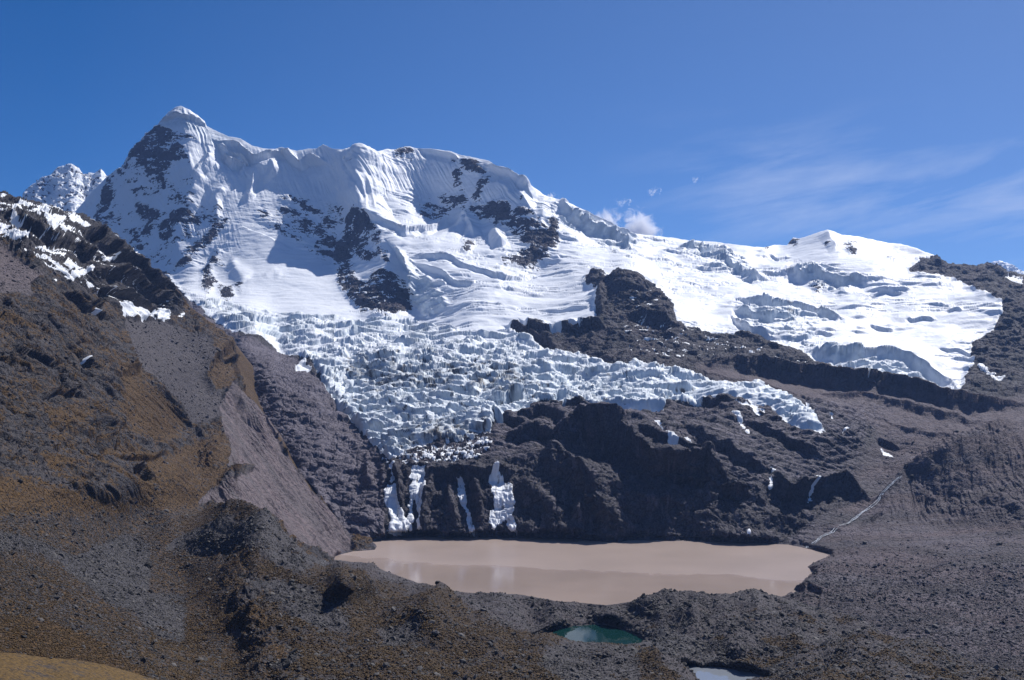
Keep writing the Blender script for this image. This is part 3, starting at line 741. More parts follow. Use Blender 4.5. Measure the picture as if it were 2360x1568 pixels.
# depth-scaled features of the massif (metres along the surface normal)
FEAT_A = [
    # the main rib below the second summit and its lower buttress
    (c(2, [(235, 150), (250, 250), (245, 400), (270, 540), (330, 640), (400, 760)]), 45, 60, 60, 'ridge'),
    (c(2, [(270, 560), (330, 680), (420, 690), (540, 720), (720, 700), (860, 630), (960, 610)]), 10, 18, 14, 'scarp'),
    (c(2, [(1330, 440), (1340, 540), (1400, 620), (1520, 620)]), 30, 40, 28, 'ridge'),
    (c(2, [(1110, 290), (1200, 300), (1290, 345), (1360, 460)]), 10, 26, 26, 'scarp'),
    (c(2, [(620, 170), (760, 190), (870, 210), (900, 240)]), 6, 14, 16, 'scarp'),
    (c(2, [(1560, 530), (1700, 640), (1800, 700), (1950, 740), (2050, 830)]), 10, 22, 22, 'scarp'),
    (c(2, [(1700, 570), (1850, 650), (2000, 710), (2100, 760)]), 6, 12, 14, 'scarp'),
    (c(2, [(880, 700), (960, 620), (1000, 700), (1010, 780)]), 20, 30, 26, 'ridge'),
    (c(2, [(1170, 720), (1160, 790), (1190, 850)]), 22, 22, 30, 'ridge'),
    (c(2, [(480, 860), (560, 960), (600, 1060), (590, 1180)]), 14, 26, 30, 'scarp'),
    (c(2, [(620, 960), (760, 990), (860, 1050), (900, 1080), (1010, 1060)]), 6, 12, 10, 'scarp'),
    (c(2, [(560, 900), (800, 900), (1000, 960), (1200, 1030), (1400, 1020)]), 14, 10, 8, 'scarp'),
    (c(2, [(1340, 1340), (1400, 1380), (1520, 1400), (1660, 1360), (1720, 1390)]), 18, 14, 16, 'scarp'),
    # main summit cap, its cornice, the corniced ridge
    (c(1, [(1090, 320), (1200, 280), (1290, 290), (1385, 345)]), 9, 12, 12, 'scarp'),
    (c(1, [(1480, 470), (1600, 560), (1650, 585)]), 8, 20, 20, 'scarp'),
    (c(1, [(1510, 460), (1620, 500), (1700, 570), (1790, 560), (1880, 520)]), 8, 22, 26, 'scarp'),
    (c(1, [(1500, 500), (1560, 590), (1640, 590)]), 14, 24, 28, 'scarp'),
    (c(1, [(1720, 640), (1820, 590), (1860, 700)]), 20, 30, 36, 'ridge'),
    (c(1, [(1720, 640), (1690, 760), (1680, 860)]), 14, 14, 18, 'ridge'),
    (c(1, [(1870, 500), (1950, 530), (2020, 610), (2100, 560), (2190, 600)]), 8, 24, 24, 'scarp'),
    (c(1, [(1430, 540), (1380, 640), (1300, 720)]), 14, 14, 26, 'ridge'),
    (c(1, [(1400, 690), (1330, 760), (1300, 860), (1290, 940)]), 16, 16, 20, 'ridge'),
    (c(1, [(1500, 760), (1460, 860), (1480, 1000)]), 14, 14, 14, 'ridge'),
    (c(1, [(1060, 340), (950, 620), (800, 900), (700, 1100)]), 50, 60, 30, 'ridge'),
    (c(1, [(1270, 450), (1300, 700), (1240, 1000), (1200, 1280)]), 30, 30, 22, 'ridge'),
    # the snow dome below the wall
    (c(1, [(1520, 1100), (1640, 1045), (1740, 1080), (1860, 1150), (1960, 1180)]), 5, 40, 9, 'ridge'),
    (c(1, [(1560, 1260), (1620, 1330), (1660, 1400)]), 24, 26, 14, 'bump'),
    (c(1, [(1770, 1370), (1850, 1330), (1910, 1370)]), 12, 12, 4, 'bump'),
    (c(1, [(1380, 1350), (1470, 1250), (1500, 1180)]), 16, 24, 14, 'ridge'),
    # upper rim and seracs of the right snowfield
    (c(3, [(740, 345), (800, 370), (880, 370)]), 6, 4, 4.5, 'scarp'), (c(3, [(220, 320), (320, 300), (330, 330), (440, 290)]), 8, 8, 12, 'scarp'),
    (c(3, [(370, 370), (480, 370), (540, 440), (640, 490), (740, 480)]), 12, 14, 11, 'scarp'),
    (c(3, [(860, 460), (960, 470), (1060, 470), (1180, 520), (1250, 500), (1400, 515)]), 10, 20, 15, 'scarp'),
    (c(3, [(1115, 200), (1150, 260), (1180, 320)]), 24, 24, 10, 'ridge'),
    (c(3, [(550, 640), (700, 660), (870, 650), (950, 660), (1060, 710), (1180, 740)]), 10, 12, 14, 'scarp'),
    (c(3, [(550, 700), (640, 740), (760, 760), (900, 740)]), 8, 10, 12, 'scarp'), (c(3, [(520, 740), (570, 800), (640, 830), (760, 870)]), 8, 10, 14, 'scarp'),
    (c(3, [(1050, 970), (1200, 990), (1450, 990), (1640, 1030), (1760, 1100), (1900, 1170)]), 10, 24, 17, 'scarp'),
    (c(3, [(1380, 780), (1450, 800), (1520, 815)]), 6, 4, 4.5, 'scarp'), (c(3, [(1030, 860), (1090, 850), (1140, 860)]), 6, 4, 4.5, 'scarp'),
    (c(3, [(1380, 600), (1500, 570), (1600, 590)]), 10, 6, 5, 'scarp'), (c(3, [(1820, 920), (1950, 940), (2060, 970)]), 6, 4, 4.5, 'scarp'),
    (c(3, [(1620, 740), (1780, 735)]), 6, 4, 4.5, 'scarp'), (c(3, [(1850, 690), (1960, 700)]), 6, 4, 4.5, 'scarp'),
    # the rock nunatak
    (c(2, [(1780, 1040), (1850, 1030), (1900, 1080)]), 16, 20, 12, 'bump'),
    (c(2, [(1900, 1110), (2000, 1070), (2120, 1100), (2200, 1170), (2280, 1270), (2360, 1380)]), 12, 50, 34, 'ridge'),
    (c(2, [(1890, 1100), (1860, 1200), (1880, 1330)]), 14, 14, 16, 'ridge'),
    (c(2, [(2010, 1320), (2120, 1300), (2240, 1370), (2330, 1400)]), 8, 24, 18, 'scarp'),
    (c(2, [(1240, 1370), (1350, 1390), (1460, 1430), (1540, 1500)]), 6, 18, 14, 'scarp'),
    (c(2, [(1600, 1390), (1700, 1400), (1800, 1350), (1870, 1400)]), 6, 20, 16, 'scarp'),
    # the wall of rock at the upper right
    (c(3, [(1690, 372), (1830, 385), (1900, 410), (2060, 430), (2110, 400), (2240, 460), (2400, 480)]), 2, 50, 14, 'scarp'),
    # the steep inner face of the far moraine
    (c(3, [(400, 1050), (600, 1040), (900, 1080), (1150, 1120), (1420, 1140), (1600, 1185), (1860, 1240), (2040, 1275), (2400, 1300)]), 10, 34, 18, 'scarp'),
    (c(3, [(1100, 1190), (1210, 1260), (1330, 1230), (1430, 1250), (1500, 1270), (1700, 1320), (1900, 1370), (2340, 1350)]), 40, 12, 8, 'ridge'),
    # slabs and shoulders above the lake
    (c(6, [(80, 800), (250, 765), (420, 770), (560, 850), (700, 940), (860, 930), (1060, 930), (1150, 1010)]), 22, 60, 26, 'scarp'),
    (c(6, [(560, 740), (700, 760), (900, 850), (1040, 920)]), 14, 16, 9, 'scarp'),
    (c(6, [(930, 730), (1050, 800), (1200, 840), (1330, 930), (1440, 990)]), 16, 16, 10, 'scarp'),
    (c(6, [(1310, 690), (1480, 760), (1640, 830), (1800, 900)]), 14, 14, 10, 'scarp'),
    (c(6, [(1500, 1030), (1600, 1130), (1730, 1120), (1850, 1090), (1960, 1070), (2110, 1160)]), 16, 46, 17, 'scarp'),
    (c(6, [(1150, 1090), (1250, 1130), (1330, 1150)]), 14, 24, 14, 'scarp'),
    (c(6, [(820, 1010), (960, 1000), (1100, 1060)]), 14, 24, 12, 'scarp'),
    (c(5, [(1600, 830), (1750, 780), (1900, 800), (1990, 900)]), 18, 22, 14, 'scarp'),
    (c(5, [(1450, 830), (1560, 840), (1700, 880)]), 14, 18, 12, 'scarp'),
    (c(5, [(1580, 990), (1750, 940), (1880, 960)]), 14, 24, 14, 'scarp'), (c(5, [(1900, 980), (2050, 920), (2200, 930), (2360, 950)]), 14, 40, 18, 'scarp'),
    (c(5, [(1800, 1130), (1920, 1100), (2080, 1180), (2180, 1260), (2200, 1380), (2320, 1540)]), 30, 34, 26, 'ridge'),
    (c(5, [(2030, 1560), (2060, 1440), (2130, 1410), (2260, 1520)]), 18, 18, 18, 'ridge'),
    (c(5, [(1030, 1170), (1180, 1180), (1300, 1190), (1450, 1170), (1600, 1180)]), 16, 34, 12, 'scarp'),
    (c(5, [(260, 1280), (290, 1200), (330, 1110)]), 10, 10, 8, 'ridge'), (c(5, [(650, 1110), (640, 1200), (660, 1280)]), 12, 22, 14, 'ridge'),
    (c(5, [(830, 1140), (860, 1300), (860, 1480)]), 8, 12, 16, 'ridge'), (c(5, [(1060, 1180), (1030, 1350), (1010, 1540)]), 10, 14, 16, 'ridge'),
    (c(5, [(1190, 1180), (1180, 1350), (1240, 1540)]), 10, 12, 12, 'ridge'), (c(5, [(1340, 1200), (1370, 1350), (1380, 1540)]), 10, 12, 16, 'ridge'),
    (c(5, [(1640, 1250), (1780, 1330), (1860, 1420), (1930, 1540)]), 26, 30, 16, 'bump'),
    (c(5, [(120, 1180), (260, 1290), (330, 1400), (440, 1540)]), 20, 22, 10, 'scarp'),
    # deep gap between ice and slab
    (c(5, [(250, 440), (290, 530), (380, 640), (420, 720), (500, 790), (560, 860), (620, 960)]), 5, 5, -14, 'bump'),
    (c(5, [(1480, 700), (1600, 660), (1680, 660)]), 8, 16, 16, 'scarp'), (c(6, [(1010, 540), (1100, 555), (1200, 560)]), 6, 12, 12, 'scarp'),
    (c(6, [(0, 560), (100, 530), (300, 570)]), 6, 12, 10, 'scarp'),
    ([(2020, 1165), (2090, 1125), (2180, 1085), (2270, 1050), (2420, 1000)], 14, 70, 36, 'ridge'),
    ([(1990, 1000), (2080, 1030), (2180, 1050), (2300, 1040)], 26, 26, -8, 'bump'),
    ([(2110, 1150), (2200, 1180), (2400, 1190)], 12, 30, 5, 'ridge'), ([(2150, 1300), (2260, 1320), (2400, 1350)], 16, 26, 5, 'ridge'), ([(1930, 1290), (2050, 1285), (2200, 1262), (2420, 1255)], 12, 16, 4, 'ridge'),
    (c(3, [(1040, 1180), (1200, 1262), (1330, 1235), (1430, 1250), (1500, 1290), (1800, 1352), (2000, 1395), (2400, 1400)]), 14, 20, 4, 'scarp'),
    (c(3, [(150, 1115), (400, 1120), (650, 1160), (860, 1230), (1050, 1340), (1250, 1400)]), 14, 22, 4, 'scarp'),
    (c(3, [(1500, 1420), (1750, 1480), (2000, 1500), (2400, 1480)]), 14, 24, 4, 'scarp'),
    # right: gullied bank, small hole, old ice
    (c(9, [(1720, 250), (1900, 160), (2050, 80), (2150, 10), (2360, -40)]), 30, 60, 12, 'ridge'),
    (c(9, [(2100, 330), (2250, 350), (2360, 440)]), 16, 16, 8, 'ridge'),
    (c(9, [(1200, 1020), (1400, 960), (1700, 850), (1960, 745)]), 14, 22, 5, 'ridge'),
    (c(9, [(1960, 745), (2150, 770), (2360, 800)]), 14, 22, 4, 'ridge'),
    (c(9, [(870, 900), (1000, 860), (1100, 900), (1060, 990)]), 8, 14, 4, 'scarp'), (c(9, [(990, 740), (1300, 760), (1600, 770)]), 8, 12, 3, 'bump'),
    (c(9, [(1390, 470), (1480, 440)]), 4, 5, 3, 'scarp'), (c(9, [(1100, 480), (1350, 540), (1600, 480)]), 10, 12, 3, 'ridge'),
    (c(6, [(2210, 785), (2260, 800), (2340, 815)]), 4, 9, 10, 'scarp'),
]


def build_massif():
    x0, x1 = 40, 2640
    top = lambda xs: curve(SKY_A, xs) + 1.2 * fbm(xs / 14, xs * 0 + .3, 3)
    nt = lambda xs: curve([(-60, 1200), (500, 1240), (700, 1290), (769, 1330)] + [(a, b + 45) for a, b in NTOP], xs)
    rows = 900
    px, py = column_grid(x0, x1, top, nt, rows)
    D = interp(PA, px, py)
    D, sl = cover_lake(px, py, D, F_LAKE, 0.0)
    P = world(px, py, D)
    S = 1.25 * P[..., 2] + .55 * P[..., 1]
    X = P[..., 0]
    Pb = blur(P, 5)
    N = normals(Pb)
    dYZ = np.gradient(P, axis=0)
    slope = np.degrees(np.arctan2(np.abs(N[..., 1]) + 1e-6, np.abs(N[..., 2])))
    slope = blur(slope, 5)
    steep = smooth(slope, 36, 52)
    # ragged sampling of the outlines
    wx = 7 * fbm(X / 60, S / 60, 4, seed=1); wy = 7 * fbm(X / 60 + 5, S / 60 + 8, 4, seed=2)
    fine_ = fbm(X / 22, S / 22, 4, .6, seed=3)
    q = lambda F, k=1.0: F.at(px + wx * k, py + wy * k)
    snow = np.clip(.5 + (q(F_SNOW) + 5 * fine_) / 6, 0, 1)
    ice_area = smooth(q(F_ICE, .6), -4, 6)
    serac = np.maximum(smooth(q(F_SERAC), -6, 8), 0)
    # rock patches: coverage against ledge noise
    streak = fbm(X / 120, S / 60 + X / 160, 5, .68, seed=4) * .75 + fbm((X + S * .3) / 34, S / 60, 4, .65, seed=5) * .40 + fbm(X / 20, S / 8 + X / 40, 3, .7, seed=6) * .42
    streak = streak / streak.std()
    rockmask = np.zeros(px.shape)
    for poly_, a in ROCKS_:
        F = Field().poly(poly_)
        s = F.at(px + wx * .8, py + wy * .8)
        if a > .99:
            keep = smooth(s + 6 * fine_, -2, 4)
        else:
            cov = (a if a < .5 else a + .5 * (1 - a)) * smooth(s, -9, 9)
            zz = 1.9 * (cov - .5) * (1 + 1.2 * np.abs(cov - .5)) - np.clip(-s - 2, 0, 20) * .2
            keep = smooth(zz - streak, -.10, .10)
        rockmask = np.maximum(rockmask, keep)
    snow = snow * (1 - rockmask)
    # frozen falls and patches
    fall = np.zeros(px.shape); region = np.zeros(px.shape, int)
    for k, F in F_FALL.items():
        s = F.at(px + wx * .2, py + wy * .2) + 5.5 * fbm(X / 6, S / 20, 4, .6, seed=143)
        fall = np.maximum(fall, smooth(s, -1.5, 2.5))
        region = np.where(s > 0.4, 10 + k, region)
    spots = smooth(F_SPOT.at(px + wx * .7, py + wy * .7) * .8 + 8 * fbm(X / 10, S / 14, 4, .65, seed=144), -.8, .8)
    # sprinkling of old snow on the bench above the lower ice
    bench = smooth(F_BENCH.at(px, py), 0, 20)
    sprink = smooth(fbm(X / 30, S / 14, 4, .65, seed=9), .26, .34) * bench
    bench_r = sprink * smooth(px, 1380, 1480)
    mixed = smooth(q(F_MIXED), -3, 6) * smooth(fbm(X / 9, S / 12, 5, .7, seed=12), 0.04, .14)
    snow = np.maximum.reduce([snow, fall, spots, bench_r * .9, mixed])
    slab = smooth(F_SLAB.at(px, py), -6, 6)
    cliff = smooth(F_DARKCLIFF.at(px, py), -6, 8)
    mor = smooth(F_MOR.at(px, py), -10, 16)
    pale = smooth(F_PALE.at(px + wx, py + wy), -5, 8)
    right = smooth(px + (py - 1150) * .6, 1880, 1990) * smooth(py, 900, 960) * (1 - cliff)
    lowfade = 1 - smooth(sl, -9, 0)

    # ---------- relief, first the large forms
    rock = 1 - np.clip(snow, 0, 1)
    rockb = blur(rock, 4)
    dome = smooth(Field().poly([(400, 660), (480, 620), (560, 535), (600, 530), (720, 590), (800, 640), (820, 720), (700, 740), (500, 700)]).at(px, py), -10, 14)
    upcone = smooth(Field().poly([(1750, 560), (1910, 520), (2180, 590), (2130, 640), (1950, 615), (1780, 600)]).at(px, py), -8, 10)
    d = 18 * fbm(X / 330, S / 330, 3, .45, seed=21) * (1 - .75 * right) * (1 - .55 * cliff) * (1 - .6 * dome)
    d = d + strokes(px, py, FEAT_A)
    far_rock = rockb * smooth(py, 1100, 900) * (1 - mor) * (1 - slab) * (1 - right)
    shelf = smooth(py, 900, 960) * (1 - cliff) * (1 - right) * (1 - slab) * (1 - snow)
    d = d + far_rock * fbm(X / 110, S / 90, 3, .5, 'r', seed=22) * 13
    d = d + slab * fbm(X / 75, S / 60, 3, .5, 'r', seed=23) * 7
    d = d + cliff * (fbm(X / 42, S / 150, 3, .5, 'r', seed=24) * 7 - fbm(X / 60, S / 60, 2, .5, 'b', seed=25) * 6) * (1 - fall * .5)
    d = d + shelf * (fbm((X + S * .9) / 70, (S - X * .5) / 22, 3, .5, 'r', seed=26) * 5 + fbm(X / 110, S / 80, 2, .5, seed=27) * 5)
    d = d + right * fbm(X / 80, S / 80, 4, .5, seed=28) * 4.5
    sn = np.clip(snow, 0, 1) * (1 - ice_area)
    gent = sn * (1 - steep)
    sh = X + .30 * S + 12 * fbm(X / 160, S / 260, 3, seed=40)

    def terrace(u, v, L, wob, seed):
        t = v / L + wob * fbm(u / (L * 5), v / (L * 5), 3, .42, seed=seed)
        f = np.mod(t, 1.0)
        ampl = smooth(fbm(u / (L * 3.2), np.floor(t) * 3.7 + t * .25, 3, .6, seed=seed + .5), -.25, .30)
        return (1 - f) * smooth(f, 0, .12) * ampl
    crm = smooth(fbm(X / 210, S / 120, 3, seed=47), .0, .25) * (1 - dome * .85) * (1 - upcone)
    d = d + gent * fbm(X / 130, S / 80, 3, .45, seed=43) * 9 * (1 - .6 * dome) * (1 - .6 * upcone)
    d = d + gent * crm * (terrace(X + .2 * S, S + .15 * X, 55, 1.3, 48) * 9 + terrace(X, S + .1 * X, 26, 1.6, 49) * 4)
    cre = fbm((X + 20 * fbm(X / 90, S / 90, 2, seed=45)) / 80, (S + .12 * X) / 16, 3, .45, seed=46)
    d = d - gent * crm * smooth(cre, .22, .32) * 4.5
    cr2 = fbm((X + 30 * fbm(X / 120, S / 120, 2, seed=145)) / 70, (S + .18 * X) / 9.5, 2, .4, seed=146)
    d = d - gent * smooth(fbm(X / 260, S / 150, 3, seed=147), -.12, .15) * (1 - dome) * (1 - upcone) * smooth(cr2, .24, .32) * 3.6
    su = X + .25 * S + 8 * fbm(X / 60, S / 60, 2, seed=50); sv = S - .10 * X + 8 * fbm(X / 60, S / 60, 2, seed=51)
    blocks = look(T_FACET, su / 70, sv / 40) * 10 + look(T_FACET, su / 32, sv / 20 + 4) * 7
    ter = terrace(su, sv, 60, 1.3, 55) * 20 + terrace(su + 300, sv, 30, 1.5, 57) * 9
    rid = fbm(su / 70, sv / 36, 2, .5, 'r', seed=52) * 9
    big = fbm(X / 120, S / 60, 3, .5, seed=53) * 9
    chaos = smooth(fbm(X / 170, S / 90, 3, seed=54) * 1.2 + smooth(py, 780, 840) * .8 - smooth(px, 1300, 1600) * .2, .0, .5)
    d = d + ice_area * snow * (ter * (1 - .35 * chaos) + (blocks * .75 + rid) * (.10 + .90 * chaos) + big)
    d = d + serac * snow * (1 - ice_area) * (ter * .8 + blocks * .45 + rid * .3)
    d = d + smooth(snow, .3, .7) * (1.5 + 3.5 * ice_area * smooth(q(F_ICE, 1.0), 0, 12)) + fall * 1.0
    fade = 1 - smooth(sl, -5, 1)
    edge = smooth(np.arange(rows)[:, None] * np.ones_like(px), 0, 10)
    P1 = P + N * (d * fade * (.25 + .75 * edge))[..., None]
    # ---------- then the grain, square to the carved surface
    N1 = normals(blur(P1, 1))
    X = P1[..., 0]; S = 1.25 * P1[..., 2] + .55 * P1[..., 1]
    tilt = 1 - np.clip(N1[..., 2], 0, 1)                     # 0 flat, 1 upright
    wu, wv = X + 10 * fbm(X / 60, S / 60, 2, seed=31), S + 10 * fbm(X / 60, S / 60, 2, seed=32)
    g = far_rock * (fbm(wu / 46, wv / 36, 5, .55, 'r', seed=122) * 6 + look(T_FACET, wu / 22, wv / 16) * 4 + look(T_FACET, wu / 9, wv / 7) * 1.6)
    g = g + slab * rock * (fbm(wu / 40, wv / 30, 5, .55, 'r', seed=123) * 3.5 + look(T_FACET, wu / 15 + wv / 50, wv / 12) * 2.6 - 1.8 * smooth(look(T_EDGE, wu / 16, wv / 26 + wu / 40), .14, 0))
    g = g + cliff * (fbm(wu / 11, wv / 50, 5, .55, 'r', seed=124) * 2.6 + look(T_FACET, wu / 13, wv / 13) * 2.6 + look(T_FACET, wu / 5, wv / 6) * .9 - 1.5 * smooth(look(T_EDGE, wu / 14, wv / 40), .12, 0)) * (1 - .7 * fall)
    g = g + shelf * (fbm((wu + wv * .9) / 60, (wv * .8 + wu * .42) / 11, 5, .6, 'r', seed=126) * 3.0 + fbm(wu / 40, wv / 34, 3, .5, 'r', seed=127) * 1.0 + look(T_FACET, (wu + wv) / 30, (wv + wu * .4) / 9) * 1.0)
    g = g + right * (1 - snow) * (fbm((wu + wv * .9) / 22, (wv - wu * .7) / 130, 4, .55, 'r', seed=132) * 2.4 * smooth(fbm(X / 150, S / 150, 2, seed=133), -.12, .2) + fbm(wu / 30, wv / 24, 5, .6, seed=128) * 1.8 + fbm((wu - wv * .8) / 50, (wv + wu * .3) / 9, 4, .55, 'r', seed=129) * .8 + look(T_FACET, wu / 4, wv / 4) * .5)
    bank = right * smooth(px - (1150 - py) * 1.0, 2040, 2120) * smooth(py, 1230, 1180) * smooth(py, 1010, 1050)
    g = g + bank * fbm((X - S * .35) / 10, S / 110, 4, .55, 'r', seed=133) * 5.0
    g = g + mor * (1 - snow) * (fbm(wu / 9, wv / 46, 4, .5, seed=130) * 1.3 + fbm(wu / 20, wv / 16, 4, .55, seed=131) * 1.5)
    flu = fbm(sh / 19, S / 420, 3, .6, 'r', seed=0) * 7.5
    flm = .30 + .70 * smooth(fbm(X / 240, S / 240, 2, seed=41), -.15, .2)
    uwall = smooth(py, 560, 500)
    flm = np.maximum(flm, smooth(px, 780, 850) * smooth(px, 1010, 960) * uwall * 1.5)
    g = g + sn * steep * (flu * flm * .8 + fbm(X / 60, S / 60, 4, .55, seed=42) * 3.5 + fbm(X / 16, S / 20, 3, .5, seed=140) * .7)
    g = g + gent * (fbm(X / 40, S / 18, 4, .5, seed=44) * 1.9)
    icy = np.maximum(ice_area, serac * .7) * snow
    g = g + icy * (look(T_FACET, X / 26 + S / 60, S / 18) * 4.0 * (.25 + .75 * chaos) + look(T_FACET, X / 13, S / 9) * 2.2 * (.3 + .7 * chaos) + fbm(X / 30, S / 24, 4, .45, 'r', seed=141) * 1.8 * (.3 + .7 * tilt))
    g = g + fall * (1.6 * look(T_F1, X / 12, S / 16) + fbm(X / 5, S / 30, 3, .5, 'r', seed=142) * 1.3)
    g = g + smooth(q(F_MIXED), -3, 6) * (look(T_FACET, X / 8, S / 8) * 3.0 + mixed * 1.5)
    P2 = P1 + N1 * (g * fade * (.25 + .75 * edge))[..., None]
    P2[..., 2] -= smooth(sl, 2, 8) * 3
    # ---------- the far side of the ridges
    back = []
    r0 = P2[0]
    for k in range(1, 9):
        t = k * 45.0
        b = r0.copy(); b[:, 1] += t; b[:, 2] -= t * (.45 + .05 * k)
        b[:, 2] += 8 * fbm(b[:, 0] / 90, b[:, 1] / 90, 3)
        back.append(b)
    back = np.array(back[::-1])
    P3 = np.concatenate([back, P2], 0)
    ext = lambda a: np.concatenate([np.repeat(a[:1], 8, 0), a], 0)
    # colour of the ground
    N2 = normals(P2); up = np.clip(N2[..., 2], 0, 1)
    face = smooth(up, .80, .55)
    icev = np.maximum(smooth(F_BLUE.at(px + wx * 2, py + wy * 2), -14, 10) * (.25 + .75 * face), ice_area * face * .9)
    icev = np.clip(np.maximum.reduce([icev, serac * face * .85, ice_area * smooth(py, 810, 880) * .6]), 0, 1) * (1 - fall * .7)
    dirt = smooth(q(F_DIRT), -14, 14) * (.30 + .60 * fbm(su / 20, sv / 10, 4, .6, seed=60)) + .5 * smooth(fbm(su / 14, sv / 6, 3, seed=61), .22, .4) * ice_area * smooth(py, 790, 840) + ice_area * smooth(py, 815, 900) * (.18 + .42 * fbm(su / 90, sv / 30, 4, .6, seed=66)) * smooth(px, 1750, 1350)
    dirt = np.maximum(dirt, fall * smooth(fbm(X / 5, S / 34, 4, .65, seed=173), -.05, .35) * .6)
    red = np.maximum.reduce([mor * .9, far_rock * .25 * smooth(fbm(X / 90, S / 90, 3, seed=62), -.1, .2), right * np.clip(.50 + 1.1 * fbm(X / 200, S / 34, 4, .55, seed=63) + .2 * smooth(py, 1200, 1000), 0, .9), slab * .40])
    stri = fbm((wu + wv * .9) / 80, (wv * .8 + wu * .42) / 7, 4, .6, seed=170)
    shelf2 = shelf * smooth(np.clip(normals(P2)[..., 2], 0, 1), .35, .75)
    palev = np.maximum.reduce([shelf * (.42 + 1.5 * stri) * (.5 + .65 * shelf2), cliff * .12 + cliff * .5 * smooth(fbm(X / 12, S / 60, 4, .6, seed=171), .1, .4), right * np.clip(.10 + .9 * fbm(X / 160, S / 22, 4, .6, seed=172), 0, .6), pale * .35, slab * (.85 + .6 * fbm(wu / 70, wv / 40, 4, .6, seed=64)), shelf * .35 * smooth(fbm(X / 90, S / 60, 3, seed=65), -.1, .2)])
    cover = np.stack([ext(snow), ext(snow * 0), ext(np.clip(red, 0, 1))], -1)
    extra = np.stack([ext(icev), ext(np.clip(dirt, 0, 1)), ext(np.clip(palev, 0, 1))], -1)
    # ---------- which landform each face belongs to
    reg = region.copy()
    free = reg == 0
    isice = (F_ICE.at(px, py) > 0) & (snow > .3)
    reg = np.where(free & isice, 2, reg)
    reg = np.where((reg == 0) & (F_BENCH.at(px, py) > 0) & (snow < .9), 3, reg)
    low = (py > 895) & (F_SLAB.at(px, py) < 0)
    reg = np.where((reg == 0) & (F_SLAB.at(px, py) >= 0), 4, reg)
    reg = np.where((reg == 0) & ((F_MOR.at(px, py) > 0) | ((px + (py - 1150) * .6 > 1935) & low)), 5, reg)
    reg = np.where((reg == 0) & low & (px < 1990) & (py > 900) & ((py > 960) | (px < 1900)), 6, reg)
    reg = np.where(reg == 0, 1, reg)
    reg = np.where(px > 1915, np.where(reg == 6, 5, reg), reg)
    parts = {1: ('mountain', M_mtn), 2: ('glacier', M_mtn), 3: ('rock_terrain', M_mtn), 4: ('rock_slope', M_mid), 5: ('valley_terrain', M_mid), 6: ('cliff', M_mid),
             11: ('frozen_waterfall', M_mid), 12: ('frozen_waterfall', M_mid), 13: ('frozen_waterfall', M_mid), 14: ('frozen_waterfall', M_mid)}
    ob = split_build(P3, {'cover': cover, 'extra': extra}, ext(reg), parts)
    tag(ob[1], 'high snow covered mountain with fluted walls and dark rock bands', kind='structure')
    tag(ob[2], 'broken grey and white glacier tongue below the snow mountain', kind='structure')
    tag(ob[3], 'dark rocky outcrop between the upper snowfield and the lower ice', kind='structure')
    tag(ob[4], 'grey jointed rock slope left of the ice and above the lake', kind='structure')
    tag(ob[5], 'brown stony valley side right of the lake with a long moraine wall', kind='structure')
    tag(ob[6], 'dark rock cliff rising from the far shore of the brown lake', kind='structure')
    fl = {11: 'leftmost frozen waterfall, spreading into a sunlit white apron at the lake shore',
          12: 'second frozen waterfall from the left, splitting into thin white strands down the black cliff',
          13: 'narrow single frozen waterfall in the shaded middle of the black cliff',
          14: 'widest frozen waterfall with bulging ice domes, rightmost on the black cliff'}
    for k, t in fl.items():
        tag(ob[k], t, 'frozen waterfall', 'frozen waterfalls on the dark cliff')
    return px, py, P2


A = build_massif()

# ================================================================== B: the jagged ridge at the far left and the distant peak at the right


def build_far(name, sky_, x0, x1, Dfun, drop, rocky, label):
    xs_step = 1.2
    top = lambda xs: curve(sky_, xs) + 1.5 * fbm(xs / 9, xs * 0 + .7, 3)
    px, py = column_grid(x0, x1, top, lambda xs: curve(sky_, xs) + drop, 170, xs_step)
    D = Dfun(px, py, top(px[0])[None])
    P = world(px, py, D)
    S = 1.25 * P[..., 2] + .55 * P[..., 1]
    X = P[..., 0]
    N = normals(blur(P, 3))
    r = fbm(X / 90, S / 120, 6, .6, 'r', seed=70)
    d = r * 34 + look(T_FACET, X / 30, S / 36) * 8 + fbm(X / 260, S / 260, 2, seed=73) * 40
    e = smooth(np.arange(px.shape[0])[:, None] * np.ones_like(px), 0, 12)
    P2 = P + N * (d * (.3 + .7 * e))[..., None]
    k_ = fbm(X / 60, S / 26, 5, .62, seed=71) * .7 + fbm(X / 16, S / 30, 3, .6, seed=72) * .5
    snow = 1 - smooth(k_, rocky, rocky + .1)
    back = []
    for k in range(1, 6):
        b = P2[0].copy(); b[:, 1] += 60 * k; b[:, 2] -= 55 * k
        back.append(b)
    P3 = np.concatenate([np.array(back[::-1]), P2], 0)
    ext = lambda a: np.concatenate([np.repeat(a[:1], 5, 0), a], 0)
    z = ext(snow * 0)
    cover = np.stack([ext(snow), z, z + .2], -1); extra = np.stack([z + .15, z, z], -1)
    V = P3.reshape(-1, 3)
    o = mesh_from(name, V, grid_faces(*P3.shape[:2]), M_far, {'cover': cover.reshape(-1, 3), 'extra': extra.reshape(-1, 3)})
    tag(o, label, kind='structure')


build_far('mountain', SKY_B, 20, 330, lambda px, py, t: 4900 - (py - t) * 3.6, 190, .10, 'lower jagged snowy ridge behind the dark hillside at far left')
build_far('mountain', c(3, [(2000, 560), (2080, 470), (2120, 410), (2160, 392), (2190, 385), (2240, 402), (2300, 440), (2400, 480), (2500, 520)]), 2250, 2430,
          lambda px, py, t: 9000 - (py - t) * 9, 70, .5, 'small distant snow peak behind the right rock wall')

